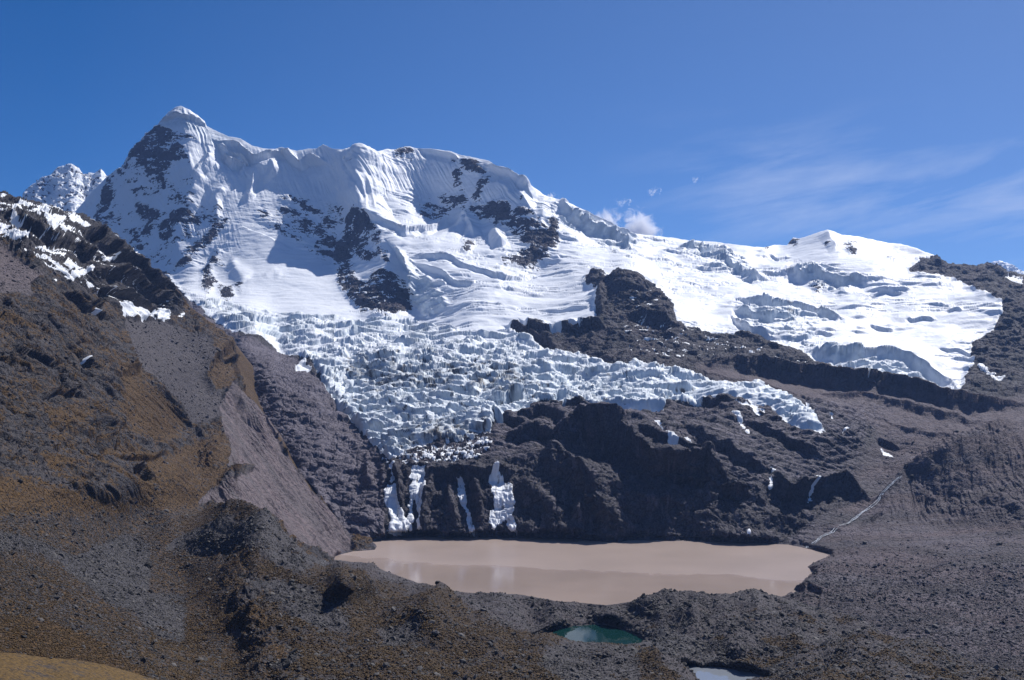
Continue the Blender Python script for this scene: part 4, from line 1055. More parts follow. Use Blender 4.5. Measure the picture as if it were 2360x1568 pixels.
# ================================================================== H: the hillside on the left with the lateral moraine
PH = [(-60, 430, 1450), (0, 443, 1500), (150, 490, 1600), (270, 560, 1720), (400, 660, 1880), (450, 715, 1930), (530, 785, 1900), (547, 850, 1820), (530, 900, 1650),
      (510, 940, 1560), (525, 1010, 1430), (530, 1090, 1280), (545, 1105, 1230), (455, 1165, 1120),
      (600, 930, 1700), (640, 985, 1610), (700, 1100, 1470), (760, 1180, 1370), (806, 1231, 1330), (775, 1281, 1216), (650, 1200, 1200), (600, 1130, 1290),
      (700, 1240, 1210), (560, 1020, 1500), (600, 1190, 1180), (500, 1175, 1130),
      (0, 570, 1250), (100, 600, 1260), (200, 640, 1380), (300, 720, 1560), (0, 750, 980), (150, 800, 1080), (280, 800, 1300), (400, 790, 1660), (330, 760, 1560),
      (450, 880, 1580), (300, 900, 1200), (430, 1000, 1380), (420, 900, 1470), (480, 780, 1760), (380, 870, 1400),
      (0, 950, 820), (150, 1000, 890), (300, 1050, 1020), (380, 1040, 1180), (400, 1100, 1080), (440, 1080, 1240), (0, 1100, 700), (150, 1110, 780), (250, 1130, 860),
      (330, 1190, 960), (440, 1130, 1130), (500, 1060, 1290), (0, 1180, 610), (150, 1230, 700), (290, 1260, 850),
      (0, 1300, 505), (150, 1350, 550), (290, 1330, 715), (400, 1400, 705), (200, 1430, 490), (0, 1450, 410), (300, 1500, 445), (450, 1500, 560),
      (600, 1550, 500), (-60, 1630, 290), (200, 1600, 340), (400, 1600, 390), (-60, 750, 920), (-60, 1100, 640), (-60, 1300, 460),
      (450, 1350, 790), (550, 1330, 752), (600, 1400, 640), (430, 1420, 680), (330, 1250, 880), (420, 1330, 830), (620, 1500, 545), (400, 1200, 960), (500, 1600, 455), (430, 1270, 880), (520, 1290, 840), (520, 1420, 660), (540, 1500, 572)]
HX = lambda n, l: c(n, l)
F_SCREE = Field().poly(c(4, [(820, 290), (1100, 310), (1240, 380), (1400, 420), (1440, 500), (1390, 620), (1370, 720), (1430, 800), (1520, 770), (1480, 900), (1500, 960), (1300, 1020), (1230, 950), (1050, 760), (950, 620),
                             (860, 480)]))
F_SCREE.poly(c(4, [(-50, 0), (60, 0), (230, 30), (210, 120), (250, 200), (130, 140), (-50, 60)]))
F_SCREE.poly(c(1, [(-40, 1140), (60, 1180), (200, 1300), (300, 1350), (200, 1420), (240, 1480), (-40, 1500)]))
F_PINK = Field().poly(c(4, [(1525, 800), (1570, 735), (1640, 800), (1740, 900), (1830, 1010), (1900, 1200), (2000, 1330), (2110, 1480), (2210, 1575), (2360, 1700), (2300, 1900), (2150, 1900), (1790, 1650), (1600, 1570),
                            (1330, 1560), (1340, 1510), (1480, 1440), (1600, 1370), (1690, 1330), (1640, 1310), (1520, 1300), (1540, 1190), (1490, 1010), (1480, 900)]))
F_PINK.poly(c(7, [(2100, 250), (2360, 370), (2360, 560), (2200, 560)]))
F_DARKR = Field().poly(c(1, [(-60, 780), (130, 840), (540, 945), (780, 1090), (920, 1260), (1140, 1440), (1250, 1568), (780, 1568), (640, 1500), (500, 1420), (300, 1320), (150, 1230), (-60, 1100)]))
F_DARKR.poly(c(4, [(560, 0), (1240, 140), (1230, 280), (1100, 290), (1000, 230), (800, 170), (640, 150)]))
HSNOW = [c(1, p) for p in ([(-20, 840), (50, 850), (-20, 880)], [(270, 935), (330, 970), (420, 990), (380, 1040), (350, 1080), (290, 1000)], [(430, 960), (480, 950), (520, 1010), (580, 1055), (520, 1050), (470, 1010)],
                           [(390, 1045), (450, 1050), (495, 1095), (420, 1080)], [(60, 970), (150, 1010), (140, 1040), (80, 1010)], [(-20, 1060), (60, 1080), (120, 1100), (210, 1110), (160, 1160), (80, 1150), (-20, 1120)],
                           [(200, 1090), (290, 1090), (250, 1140)], [(650, 1175), (700, 1200), (780, 1230), (690, 1270), (640, 1230)], [(380, 1210), (430, 1225), (390, 1230)],
                           [(430, 1380), (500, 1340), (600, 1315), (590, 1335), (500, 1380), (450, 1395)], [(530, 1420), (610, 1430), (570, 1460)], [(630, 1390), (670, 1360), (650, 1385)], [(900, 1440), (960, 1430), (1000, 1500), (940, 1480)],
                           [(380, 1300), (440, 1270), (520, 1320), (430, 1340)], [(590, 1130), (610, 1150), (585, 1145)], [(100, 880), (150, 900), (110, 905)], [(160, 900), (210, 910), (190, 920)], [(320, 1395), (360, 1400), (340, 1405)])]
HSNOW += [c(4, p) for p in ([(780, 175), (850, 190), (900, 230), (1000, 250), (1060, 240), (1140, 170), (1160, 150), (1080, 235), (1130, 270), (1105, 320), (1060, 310), (1000, 285), (960, 315), (900, 275), (850, 290), (810, 295)],
                            [(430, 10), (560, -20), (500, 40)], [(530, 70), (620, 80), (570, 110)], [(1200, 290), (1215, 278), (1222, 300)], [(545, 598), (585, 580), (575, 595)], [(355, 590), (370, 590), (365, 615)], [(1985, 628), (2110, 630), (2100, 665), (1990, 670)],
                            [(610, 250), (650, 230), (630, 280)], [(370, 396), (385, 398), (378, 402)])]
F_HSNOW = Field()
for p in HSNOW:
    F_HSNOW.poly(p)
F_GRASSY = Field().poly(c(4, [(800, 620), (930, 640), (1100, 800), (1240, 980), (1220, 1110), (1050, 1120), (900, 1080), (800, 900), (820, 720)]))
F_GRASSY.poly(c(4, [(300, 900), (500, 880), (620, 960), (460, 1040), (330, 1040)])).poly(c(4, [(1440, 480), (1560, 470), (1590, 600), (1570, 740), (1450, 790), (1370, 700), (1400, 580)]))
F_GRASSY.poly(c(4, [(900, 1350), (1180, 1200), (1480, 1080), (1530, 1190), (1590, 1330), (1480, 1430), (1300, 1570), (900, 1570)])).poly(c(4, [(600, 1180), (900, 1180), (1150, 1250), (1100, 1330), (800, 1260)]))
F_GRASSY.poly(c(4, [(230, 1230), (420, 1350), (560, 1400), (500, 1440), (300, 1330)])).poly(c(4, [(-50, 1390), (300, 1430), (500, 1480), (860, 1540), (850, 1600), (-50, 1600)]))
F_HRUB = Field().poly(c(7, [(-50, 400), (120, 430), (300, 470), (500, 560), (850, 400), (1000, 480), (1000, 800), (1250, 820), (1240, 1130), (1100, 1100), (900, 900), (700, 830), (560, 700), (420, 590), (200, 490), (-50, 480)]))
F_SMOOTHG = Field().poly(c(7, [(-50, 960), (300, 960), (560, 1060), (760, 1180), (1000, 1300), (1000, 1500), (-50, 1500)]))
FEAT_H = [
    (c(1, [(0, 960), (140, 1000), (300, 1100), (360, 1160), (470, 1150), (560, 1240), (640, 1260)]), 10, 22, 12, 'scarp'),
    (c(1, [(520, 1060), (640, 1100), (760, 1220), (900, 1290), (1000, 1400), (1150, 1480)]), 14, 26, 16, 'scarp'),
    (c(1, [(660, 1340), (820, 1330), (960, 1400), (1060, 1480), (1160, 1530)]), 14, 40, 20, 'scarp'),
    (c(4, [(640, 120), (800, 130), (960, 200), (1040, 240)]), 10, 20, 12, 'scarp'),
    (c(4, [(240, 240), (330, 320), (430, 440), (520, 540), (650, 660)]), 5, 7, -14, 'bump'),
    (c(4, [(0, 180), (60, 260), (110, 310)]), 5, 6, -12, 'bump'),
    (c(4, [(365, 590), (400, 690), (440, 790), (465, 880)]), 4, 7, -13, 'bump'),
    (c(4, [(640, 980), (630, 1060), (660, 1150), (690, 1210)]), 10, 12, -20, 'bump'),
    (c(4, [(640, 960), (690, 1020), (720, 1100), (740, 1200)]), 14, 8, 9, 'ridge'),
    (c(4, [(735, 1100), (745, 1150), (790, 1230)]), 4, 6, -8, 'bump'), (c(4, [(20, 900), (60, 920), (90, 980)]), 8, 12, -9, 'bump'),
    (c(4, [(580, 200), (640, 190), (660, 230)]), 6, 14, 9, 'scarp'), (c(4, [(830, 400), (850, 640), (930, 650)]), 12, 14, 9, 'ridge'),
    (c(4, [(1380, 640), (1400, 560), (1500, 480), (1560, 470)]), 20, 20, 12, 'bump'), (c(4, [(1500, 580), (1560, 560), (1600, 590)]), 6, 18, 9, 'scarp'),
    (c(4, [(1370, 650), (1380, 740), (1440, 800)]), 10, 10, 8, 'ridge'),
    (c(4, [(860, 1330), (940, 1320), (1020, 1390)]), 10, 18, 5, 'scarp'), (c(4, [(780, 1240), (960, 1240), (1110, 1230)]), 12, 16, 4, 'scarp'),
    (c(4, [(240, 1200), (420, 1200), (560, 1300), (600, 1380)]), 14, 10, 2.5, 'bump'), (c(4, [(980, 650), (1100, 800), (1250, 960)]), 16, 12, 7, 'ridge'),
    (c(4, [(300, 1000), (450, 1060), (600, 1120)]), 14, 14, 6, 'bump'),
    (c(4, [(150, 350), (170, 400), (200, 450)]), 5, 8, -9, 'bump'), (c(4, [(560, 620), (610, 700), (640, 780)]), 5, 7, -8, 'bump'), (c(4, [(100, 480), (260, 560), (420, 640)]), 6, 14, 7, 'scarp'),
    (c(4, [(300, 840), (420, 800), (560, 830)]), 8, 14, 6, 'scarp'), (c(4, [(640, 860), (760, 940), (820, 1020)]), 8, 12, 6, 'ridge'), (c(4, [(420, 120), (560, 230), (720, 330)]), 6, 14, 7, 'scarp'), (c(4, [(0, 560), (150, 640), (330, 700)]), 12, 12, 6, 'ridge'),
    (c(4, [(1570, 740), (1600, 850), (1700, 960), (1830, 1030)]), 10, 10, 9, 'ridge'), (c(4, [(1590, 860), (1620, 950), (1780, 1080)]), 7, 8, -7, 'bump'),
    (c(7, [(0, 60), (300, 70), (560, 90), (800, 150), (930, 260)]), 14, 20, 2, 'bump'),
]


def make_scatter_key(px, py, P, info):
    return dict(px=px, py=py, P=P, **info)


def build_hill():
    x0, x1 = -240, 880
    top = lambda xs: curve(SKY_H, xs) + 2.2 * fbm(xs / 10, xs * 0 + 4.2, 4) * smooth(xs, 560, 500)
    bottom = lambda xs: curve([(-60, 1620), (470, 1620), (620, 1600), (760, 1420), (900, 1330)], xs)
    px, py = column_grid(x0, x1, top, bottom, 800, 1.25)
    D = interp(PH, px, py)
    D, sl = cover_lake(px, py, D, F_LAKE, 0.0, 8)
    P = world(px, py, D)
    S = 1.25 * P[..., 2] + .55 * P[..., 1]
    X, Y = P[..., 0], P[..., 1]
    N = normals(blur(P, 4))
    wx = 6 * fbm(X / 30, S / 30, 4, seed=1); wy = 6 * fbm(X / 30 + 5, S / 30 + 8, 4, seed=2)
    q = lambda F, k=1.0: F.at(px + wx * k, py + wy * k)
    scree = smooth(q(F_SCREE), -3, 5); pink = smooth(q(F_PINK, .8) + 5 * fbm((X + S * .6) / 14, S / 60, 4, .6, seed=185), -3, 3); darkr = smooth(q(F_DARKR), -4, 10)
    snow = smooth(F_HSNOW.at(px + wx * 1.3, py + wy * 1.1) * .7 + 7 * fbm(X / 16, S / 10, 5, .68, seed=3), -.9, .3)
    snow = np.maximum(snow, darkr * smooth(fbm(X / 44, S / 18, 6, .68, seed=4), .17, .23) * smooth(px, 460, 200) * .95)
    grs = smooth(q(F_GRASSY), -12, 14); rub = smooth(q(F_HRUB), -8, 8); smg = smooth(q(F_SMOOTHG), -4, 12)
    lower = smooth(py, 1120, 1180) * smooth(px - (py - 1150) * .3, 520, 420)
    rocky = (1 - scree) * (1 - pink) * (1 - lower)
    d = 8 * fbm(X / 110, S / 110, 4, .5, seed=80) * rocky + 3.2 * fbm((X + S * .7) / 12, (S - X * .8) / 40, 4, .6, 'r', seed=180) * rocky * (1 - darkr) + strokes(px, py, FEAT_H)
    wu, wv = X + 8 * fbm(X / 40, S / 40, 2, seed=31), S + 8 * fbm(X / 40, S / 40, 2, seed=32)
    # slabs dipping down to the right
    ru, rv = (wu + wv * .8), (wv - wu * .9)
    d = d + rocky * (fbm(ru / 34, rv / 90, 6, .6, 'r', seed=81) * 8.5 * (1 - .6 * grs) + fbm(wu / 16, wv / 16, 4, .55, seed=82) * 2 +
                     look(T_FACET, ru / 12, rv / 20) * 3.4 * (1 - grs) + look(T_FACET, wu / 4, wv / 4) * .8)
    d = d + darkr * (fbm(wu / 30, wv / 16, 6, .6, 'r', seed=83) * 7 + look(T_FACET, wu / 10, wv / 7) * 3)
    d = d + pink * (fbm((X + S * .6) / 16, S / 140, 4, .6, 'r', seed=84) * 5.5 + fbm(wu / 7, wv / 12, 3, seed=85) * .5)
    d = d + scree * (fbm(X / 40, S / 40, 4, .5, seed=86) * 1.4 + fbm(wu / 3, wv / 3, 2, seed=87) * .25)
    d = d + lower * (fbm(X / 45, S / 45, 5, .5, seed=88) * 3 + fbm(wu / 5, wv / 5, 3, .55, seed=89) * .55) * (1 - .5 * smg)
    d = d + snow * 1.2 - 0.4
    dedge = smooth(np.arange(px.shape[0])[:, None] * np.ones_like(px), 0, 8)
    d = d * (.3 + .7 * dedge) * (1 - smooth(sl, -6, 1))
    P2 = P + N * d[..., None]
    P2[..., 2] -= smooth(sl, 2, 8) * 3
    back = []
    for k in range(1, 9):
        b = P2[0].copy()
        t = 16.0 * k
        b[:, 1] += t; b[:, 2] -= t * .75; b[:, 0] += t * .35
        back.append(b)
    P3 = np.concatenate([np.array(back[::-1]), P2], 0)
    ext = lambda a: np.concatenate([np.repeat(a[:1], 8, 0), a], 0)
    g = rocky * (.38 + .32 * fbm(ru / 40, rv / 60, 4, .6, seed=90) + .55 * fbm(wu / 14, wv / 14, 3, seed=91)) + grs * .42 - darkr * .38 + lower * .42 - scree * .2 - rub * .75 - pink * .8 + smg * .25
    g = g + .35 * (1 - smooth(np.abs(px - curve(SKY_H, py * 0 + px)), 0, 1)) * 0
    crest = smooth(py - top(px[0])[None], 22, 2) * smooth(px, 300, 430) * (1 - pink)
    g = g + crest * .5
    red = np.clip(pink * (.95 + .5 * fbm((X + S * .6) / 12, S / 160, 4, .6, seed=187)) + scree * .18 + smooth(py, 700, 640) * scree * .5, 0, 1)
    pale = np.clip(scree * .18 + pink * (.30 + .8 * fbm((X + S * .6) / 9, S / 120, 4, .6, seed=188)) + rub * (.42 + .5 * fbm(wu / 14, wv / 14, 4, .6, seed=186)) + lower * .10 + (rocky * .15), 0, 1)
    z = snow * 0
    cover = np.stack([ext(snow), ext(np.clip(g, 0, 1)), ext(red)], -1)
    extra = np.stack([ext(z), ext(z), ext(pale)], -1)
    reg = np.where(F_PINK.at(px, py) > 0, 2, 1)
    ob = split_build(P3, {'cover': cover, 'extra': extra}, ext(reg), {1: ('hillside_terrain', M_hill), 2: ('moraine_terrain', M_hill)})
    tag(ob[1], 'steep brown grassy hillside with dark crags on the left', kind='structure')
    tag(ob[2], 'pinkish grey eroded moraine slope falling to the left end of the lake', kind='structure')
    return dict(px=px, py=py, P=P2, grass=np.clip(g, 0, 1) * (1 - pink), rubble=np.clip(rub + .35 * scree + .25 * lower + .12, 0, 1) * (1 - smg * .9), snow=snow, sl=sl)


H = build_hill()

# ================================================================== N: the near moraines, the gravel bank and the ground round the ponds
PN = [(610, 1190, 900), (480, 1172, 960), (450, 1180, 955), (640, 1232, 880), (700, 1272, 850), (790, 1305, 840), (850, 1318, 815), (1000, 1362, 760), (1050, 1408, 720),
      (1100, 1434, 690), (1250, 1476, 655), (400, 1200, 960), (330, 1250, 880),
      (500, 1250, 872), (600, 1250, 830), (596, 1290, 780), (550, 1330, 752), (450, 1350, 790), (520, 1290, 840), (430, 1270, 880), (520, 1420, 660), (540, 1500, 572), (650, 1330, 735), (700, 1350, 710), (600, 1400, 640), (750, 1400, 650),
      (850, 1380, 715), (950, 1450, 610), (800, 1480, 560), (700, 1500, 520), (620, 1500, 545), (900, 1550, 495), (750, 1600, 460), (1050, 1500, 575),
      (1150, 1550, 535), (1300, 1600, 500), (1400, 1540, 590), (1500, 1550, 590), (1000, 1600, 470), (1300, 1515, 620), (1400, 1500, 650),
      (340, 1300, 850), (430, 1420, 680), (600, 1530, 510), (500, 1600, 455), (420, 1330, 830),
      (769, 1292, 1180), (800, 1296, 1120), (851, 1301, 1040), (900, 1325, 940), (1000, 1352, 885), (1150, 1368, 860), (1280, 1386, 840), (1400, 1394, 832), (1530, 1373, 835),
      (1620, 1375, 830), (1730, 1378, 830), (1800, 1388, 850), (1862, 1405, 840), (1972, 1442, 780), (2045, 1482, 720), (2147, 1507, 680), (2227, 1529, 650), (2420, 1552, 630),
      (1040, 1380, 850), (1100, 1405, 805), (1200, 1430, 765), (1180, 1395, 830), (1300, 1420, 814), (1450, 1425, 810), (1600, 1420, 770), (1750, 1430, 730), (1500, 1475, 745),
      (1600, 1480, 700), (1700, 1500, 660), (1850, 1480, 690), (2000, 1510, 640), (1900, 1568, 550), (2100, 1568, 550), (2420, 1600, 540), (1800, 1568, 598),
      (1600, 1620, 480), (1900, 1620, 480), (2200, 1620, 500), (1830, 1430, 770), (1940, 1470, 730), (1350, 1432, 808), (1500, 1440, 788), (1560, 1530, 612), (1700, 1568, 602),
      (1480, 1395, 810), (1560, 1400, 800), (1600, 1515, 668), (1680, 1522, 661), (1750, 1545, 637), (1225, 1440, 790), (1500, 1465, 757)]
F_MCORE = Field().poly([(470, 1172), (520, 1128), (620, 1110), (800, 1200), (1000, 1270), (1500, 1300), (1900, 1320), (2480, 1420), (2480, 1700), (700, 1700), (600, 1560), (520, 1450), (430, 1360), (370, 1290), (400, 1220)])
F_MGR = Field().poly(c(8, [(-900, -200), (-350, -60), (-150, 200), (0, 372), (150, 360), (300, 420), (400, 480), (560, 525), (745, 505), (800, 545), (950, 670), (1150, 760), (1400, 825), (1600, 872), (1900, 892), (2100, 930),
                           (2250, 1000), (2400, 1200), (2400, 1400), (-1200, 1400), (-1200, 600)]))
F_NRUB = Field().poly(c(7, [(950, 480), (1150, 420), (1500, 330), (1780, 300), (1880, 300), (2000, 420), (2130, 560), (2300, 640), (2000, 650), (1750, 600), (1600, 480), (1400, 560), (1300, 640), (1230, 720), (1000, 720)]))
F_NRUB.poly(c(7, [(1650, 700), (1850, 690), (2050, 760), (2360, 1000), (2360, 1070), (2100, 1040), (1980, 980), (1800, 880), (1650, 850)]))
F_NRUB.poly(c(7, [(1400, 1080), (1700, 1060), (1900, 1150), (2050, 1250), (1900, 1320), (1600, 1250), (1450, 1180)])).poly(c(7, [(960, 560), (1200, 700), (1250, 1130), (1050, 1090), (900, 900), (850, 700)]))
F_NRUB.poly(c(8, [(1500, 950), (1800, 900), (2100, 950), (2150, 1200), (1700, 1200), (1400, 1080)])).poly(c(8, [(350, 780), (700, 760), (600, 860), (400, 900)]))
F_MUD = Field().poly(c(7, [(1400, 1295), (1560, 1325), (1700, 1380), (1700, 1500), (1340, 1500), (1350, 1310)]))
F_GPALE = Field().poly(c(9, [(700, 1380), (900, 1400), (600, 1450), (-30, 1150), (200, 1150), (500, 1230), (300, 1290)])).poly(c(11, [(1900, 680), (2400, 620), (2400, 1000), (2150, 940), (1880, 820)]))
FEAT_N = [
    (c(8, [(-300, 60), (-180, 150), (-100, 300), (-60, 460)]), 12, 14, 2.5, 'ridge'),
    (c(7, [(1330, 200), (1560, 215), (1720, 240), (1790, 290), (1770, 420), (1740, 560), (1650, 700)]), 22, 26, 8, 'ridge'),
    (c(7, [(950, 560), (1100, 640), (1300, 660), (1500, 520)]), 20, 20, -5, 'bump'),
    (c(8, [(-100, 560), (80, 700), (280, 820), (450, 900)]), 14, 16, 1.5, 'ridge'), (c(8, [(500, 680), (700, 740), (900, 850), (1200, 900)]), 14, 18, 3, 'ridge'),
    (c(8, [(745, 505), (800, 545), (950, 670), (1150, 770)]), 8, 10, 4, 'ridge'),
    (c(8, [(1400, 830), (1600, 875), (1900, 895), (2080, 925), (2200, 980), (2350, 1090)]), 6, 20, 5, 'scarp'),
    (c(9, [(-60, 940), (80, 920), (200, 935), (330, 930), (480, 950), (620, 935), (760, 955), (860, 1010), (1000, 1030), (1300, 1130), (1500, 1240), (1780, 1310), (2000, 1370)]), 6, 16, 5, 'scarp'),
    (c(9, [(800, 1010), (1000, 1120), (1150, 1240), (1280, 1330), (1400, 1400)]), 12, 16, 5, 'ridge'), (c(9, [(0, 1090), (150, 1050), (280, 1070), (260, 1130)]), 12, 16, 5, 'scarp'),
    (c(9, [(1420, 1420), (1540, 1350), (1680, 1330), (1820, 1370), (1900, 1440)]), 12, 16, 6, 'ridge'), (c(9, [(330, 960), (300, 1060), (180, 1120)]), 10, 14, 4, 'ridge'),
    (c(9, [(620, 960), (700, 1060), (860, 1160), (1000, 1260)]), 10, 14, 3.5, 'ridge'), (c(7, [(1250, 960), (1340, 950), (1400, 940)]), 5, 9, 4, 'scarp'),
    (c(7, [(1000, 900), (1250, 880), (1500, 800), (1650, 680)]), 16, 20, 5, 'ridge'), (c(7, [(1250, 1180), (1450, 1080), (1700, 960), (1800, 880)]), 16, 20, 5, 'ridge'),
]


def build_near():
    ntop = [(300, 1250), (360, 1215), (420, 1180)] + c(7, [(1320, 208), (1430, 205), (1560, 215), (1700, 235), (1790, 275), (1850, 340), (1950, 420), (2050, 520), (2110, 555), (2200, 575), (2250, 585)]) + NTOP
    top = lambda xs: curve(ntop, xs) + .9 * fbm(xs / 7, xs * 0 + 1.2, 4)
    px, py = column_grid(300, 2640, top, lambda xs: xs * 0 + 1640, 400, 1.25)
    D = interp(PN, px, py)
    Dh = interp(PH, px, py)
    m = smooth(F_MCORE.at(px, py), -6, 50)
    D = D * m + Dh * (1 - m) * 1.002
    D, s1 = cover_lake(px, py, D, F_POND, 14.0, 26, .012)
    D, s2 = cover_lake(px, py, D, F_POND2, 22.0, 16, .012)
    sl = np.maximum(s1, s2)
    P = world(px, py, D)
    X, Y = P[..., 0], P[..., 1]
    N = normals(blur(P, 4)) * .35 + np.array([0, 0, .65]); N /= np.linalg.norm(N, axis=-1, keepdims=True)
    wx = 6 * fbm(X / 24, Y / 40, 4, seed=1); wy = 5 * fbm(X / 24 + 5, Y / 40 + 8, 4, seed=2)
    q = lambda F, k=1.0: F.at(px + wx * k, py + wy * k)
    gm = smooth(q(F_MGR), -5, 6); rub = np.maximum(smooth(q(F_NRUB), -8, 10), smooth(q(F_HRUB), -8, 8)); mud = smooth(q(F_MUD), -1, 3); gp = smooth(q(F_GPALE), -4, 8)
    d = fbm(X / 48, Y / 60, 5, .5, seed=100) * 7.0 + fbm((X + Y * .5) / 24, (Y - X * .4) / 60, 3, .5, 'r', seed=104) * 1.6 + smooth(-sl, 2, 26) * strokes(px, py, [(p, a * 2.2, b * 2.4, m_ * 1.15, 'bump' if k_ == 'scarp' else k_) for p, a, b, m_, k_ in FEAT_N])
    d = d + fbm(X / 5, Y / 6, 4, .6, seed=101) * .85 + look(T_FACET, X / 2.6, Y / 3.2) * .5 * (1 - gp)
    rows = px.shape[0]
    e = smooth(np.arange(rows)[:, None] * np.ones_like(px), 0, 8)
    d = d * (.12 + .88 * e) * (1 - smooth(sl, -5, .5)) * (.2 + .8 * m) * (1 - .8 * mud)
    P2 = P + N * d[..., None]
    P2[..., 2] -= smooth(sl, 1, 6) * 2
    P2[..., 2] -= (1 - smooth(m, 0, .25)) * .8
    back = []
    for k in range(1, 9):
        b = P2[0].copy(); t = 7.0 * k
        b[:, 1] += t; b[:, 2] -= t * .62
        b[:, 2] += .8 * fbm(b[:, 0] / 8, b[:, 1] / 8, 3) * min(1, k / 3)
        back.append(b)
    P3 = np.concatenate([np.array(back[::-1]), P2], 0)
    ext = lambda a: np.concatenate([np.repeat(a[:1], 8, 0), a], 0)
    patchy = fbm(X / 30, Y / 36, 4, .6, seed=102)
    g = gm * (.50 + .45 * patchy) - rub * .42 + (1 - gm) * (.10 + .62 * smooth(patchy, .05, .3) * smooth(py, 1400, 1440) * smooth(px, 1300, 1400) - .1) - gp * .6 - mud
    g = g + smooth(px, 1560, 1640) * smooth(py, 1480, 1530) * .28 * (1 - gp)
    g = np.clip(g, 0, 1)
    # weed-green rim of the ponds
    pale = np.clip(rub * .6 + (1 - gm) * .55 * (1 - .6 * smooth(patchy, 0, .3)) + gp * .5, 0, 1) * (1 - mud)
    red = np.clip(mud * .9 + (1 - gm) * .28 + .18, 0, 1)
    z = g * 0
    cover = np.stack([ext(z), ext(g), ext(red)], -1); extra = np.stack([ext(z), ext(z), ext(pale)], -1)
    reg = np.where(F_MGR.at(px, py) > 0, 1, 2)
    keep = ext(m > .001)
    ob = split_build(P3, {'cover': cover, 'extra': extra}, ext(reg), {1: ('moraine_terrain', M_near), 2: ('gravel_ground', M_near)}, keep=keep)
    tag(ob[1], 'near hummocky moraine of brown grass and dark rubble', kind='structure')
    tag(ob[2], 'grey gravel bank between the brown lake and the ponds', kind='structure')
    return dict(px=px, py=py, P=P2, grass=g, rubble=np.clip(.30 + pale * .8 - mud * 2, 0, 1) * (m > .5), snow=z, sl=sl)


NR = build_near()

# ================================================================== K: the smooth yellow knoll in the near left corner
def build_knoll():
    ktop = c(7, [(-150, 1200), (0, 1200), (100, 1204), (300, 1232), (500, 1248), (700, 1280), (900, 1335), (1000, 1370), (1080, 1392), (1200, 1460)])
    top = lambda xs: curve(ktop, xs) + .6 * fbm(xs / 12, xs * 0 + 2.2, 3)
    px, py = column_grid(-300, 420, top, lambda xs: xs * 0 + 1760, 190, 1.6)
    D = 235 - (py - top(px[0])[None]) * .42 + px * .06
    P = world(px, py, D)
    X, Y = P[..., 0], P[..., 1]
    P[..., 2] += (fbm(X / 14, Y / 14, 4, .5, seed=110) * .5 + fbm(X / 2, Y / 2, 3, .6, seed=111) * .10) * smooth(np.arange(190)[:, None] * np.ones_like(px), 0, 6)
    back = []
    for k in range(1, 8):
        b = P[0].copy(); t = 4.0 * k
        b[:, 1] += t; b[:, 2] -= t * .5 + .03 * t * t
        back.append(b)
    P3 = np.concatenate([np.array(back[::-1]), P], 0)
    n = P3.reshape(-1, 3)
    z = np.zeros(len(n)); v = fbm(n[:, 0] / 9, n[:, 1] / 9, 4, .6, seed=112)
    o = mesh_from('knoll_terrain', n, grid_faces(*P3.shape[:2]), M_knoll,
                  {'cover': np.stack([z, .72 + v * .6, z], -1), 'extra': np.stack([z, z, z], -1)})
    tag(o, 'smooth yellowish grass knoll in the near left corner', kind='structure')
    return dict(px=px, py=py, P=P)


M_knoll = terrain_material('knoll_short_grass', 0.35, grass_dark=(0.036, 0.022, 0.008), grass_light=(0.150, 0.088, 0.022), rock_a=(0.03, 0.022, 0.016), rock_b=(0.06, .045, .03), bump=.35)
K = build_knoll()

# ================================================================== water
def water_material(name, col, rough, rough_wind=None, bump=.02, scale=.25, spec=.5):
    s = NT(name)
    pos = s.n('ShaderNodeNewGeometry').outputs['Position']
    bs = s.n('ShaderNodeBsdfPrincipled')
    v = s.noise(pos, .008, 5, .55)
    s.l(s.mixc(s.range(v, .35, .65), tuple(q * .90 for q in col), tuple(min(1, q * 1.07) for q in col)), bs.inputs['Base Color'])
    b = s.n('ShaderNodeBump')
    if rough_wind is not None:
        # wind ruffles the far half of the lake and leaves the near half calm
        sp = s.n('ShaderNodeSeparateXYZ'); s.l(pos, sp.inputs[0])
        yy = s.math('ADD', s.math('SUBTRACT', sp.outputs[1], s.math('MULTIPLY', sp.outputs[0], -.30)), s.math('MULTIPLY', s.noise(pos, .006, 4, .6), 130))
        wf = s.range(yy, 1145 + 62, 1160 + 66)
        s.l(s.range(wf, 0, 1, rough, rough_wind), bs.inputs['Roughness'])
        s.l(s.range(wf, 0, 1, .35, 1.0), b.inputs['Strength'])
    else:
        bs.inputs['Roughness'].default_value = rough
        b.inputs['Strength'].default_value = 1
    bs.inputs['IOR'].default_value = 1.33
    bs.inputs['Specular IOR Level'].default_value = spec
    b.inputs['Distance'].default_value = bump
    s.l(s.noise(pos, scale, 4, .65), b.inputs['Height']); s.l(b.outputs[0], bs.inputs['Normal'])
    o = s.n('ShaderNodeOutputMaterial'); s.l(bs.outputs[0], o.inputs[0])
    return s.m


def water(name, pts, z, mat, label, grow=0.0):
    px = np.array([p[0] for p in pts]); py = np.array([p[1] for p in pts])
    D = depth_of_plane(px, py, z)
    V = world(px, py, D)
    cx, cy = V[:, 0].mean(), V[:, 1].mean()
    if grow:
        r = np.hypot(V[:, 0] - cx, V[:, 1] - cy)
        V[:, 0] = cx + (V[:, 0] - cx) * (1 + grow / r); V[:, 1] = cy + (V[:, 1] - cy) * (1 + grow / r)
    V[:, 2] = z
    me = bpy.data.meshes.new(name)
    me.from_pydata([tuple(v) for v in V], [], [list(range(len(V)))])
    if me.polygons[0].normal.z < 0:
        me.flip_normals()
    me.materials.append(mat)
    o = bpy.data.objects.new(name, me); sc.collection.objects.link(o)
    tag(o, label, kind='structure')
    return o


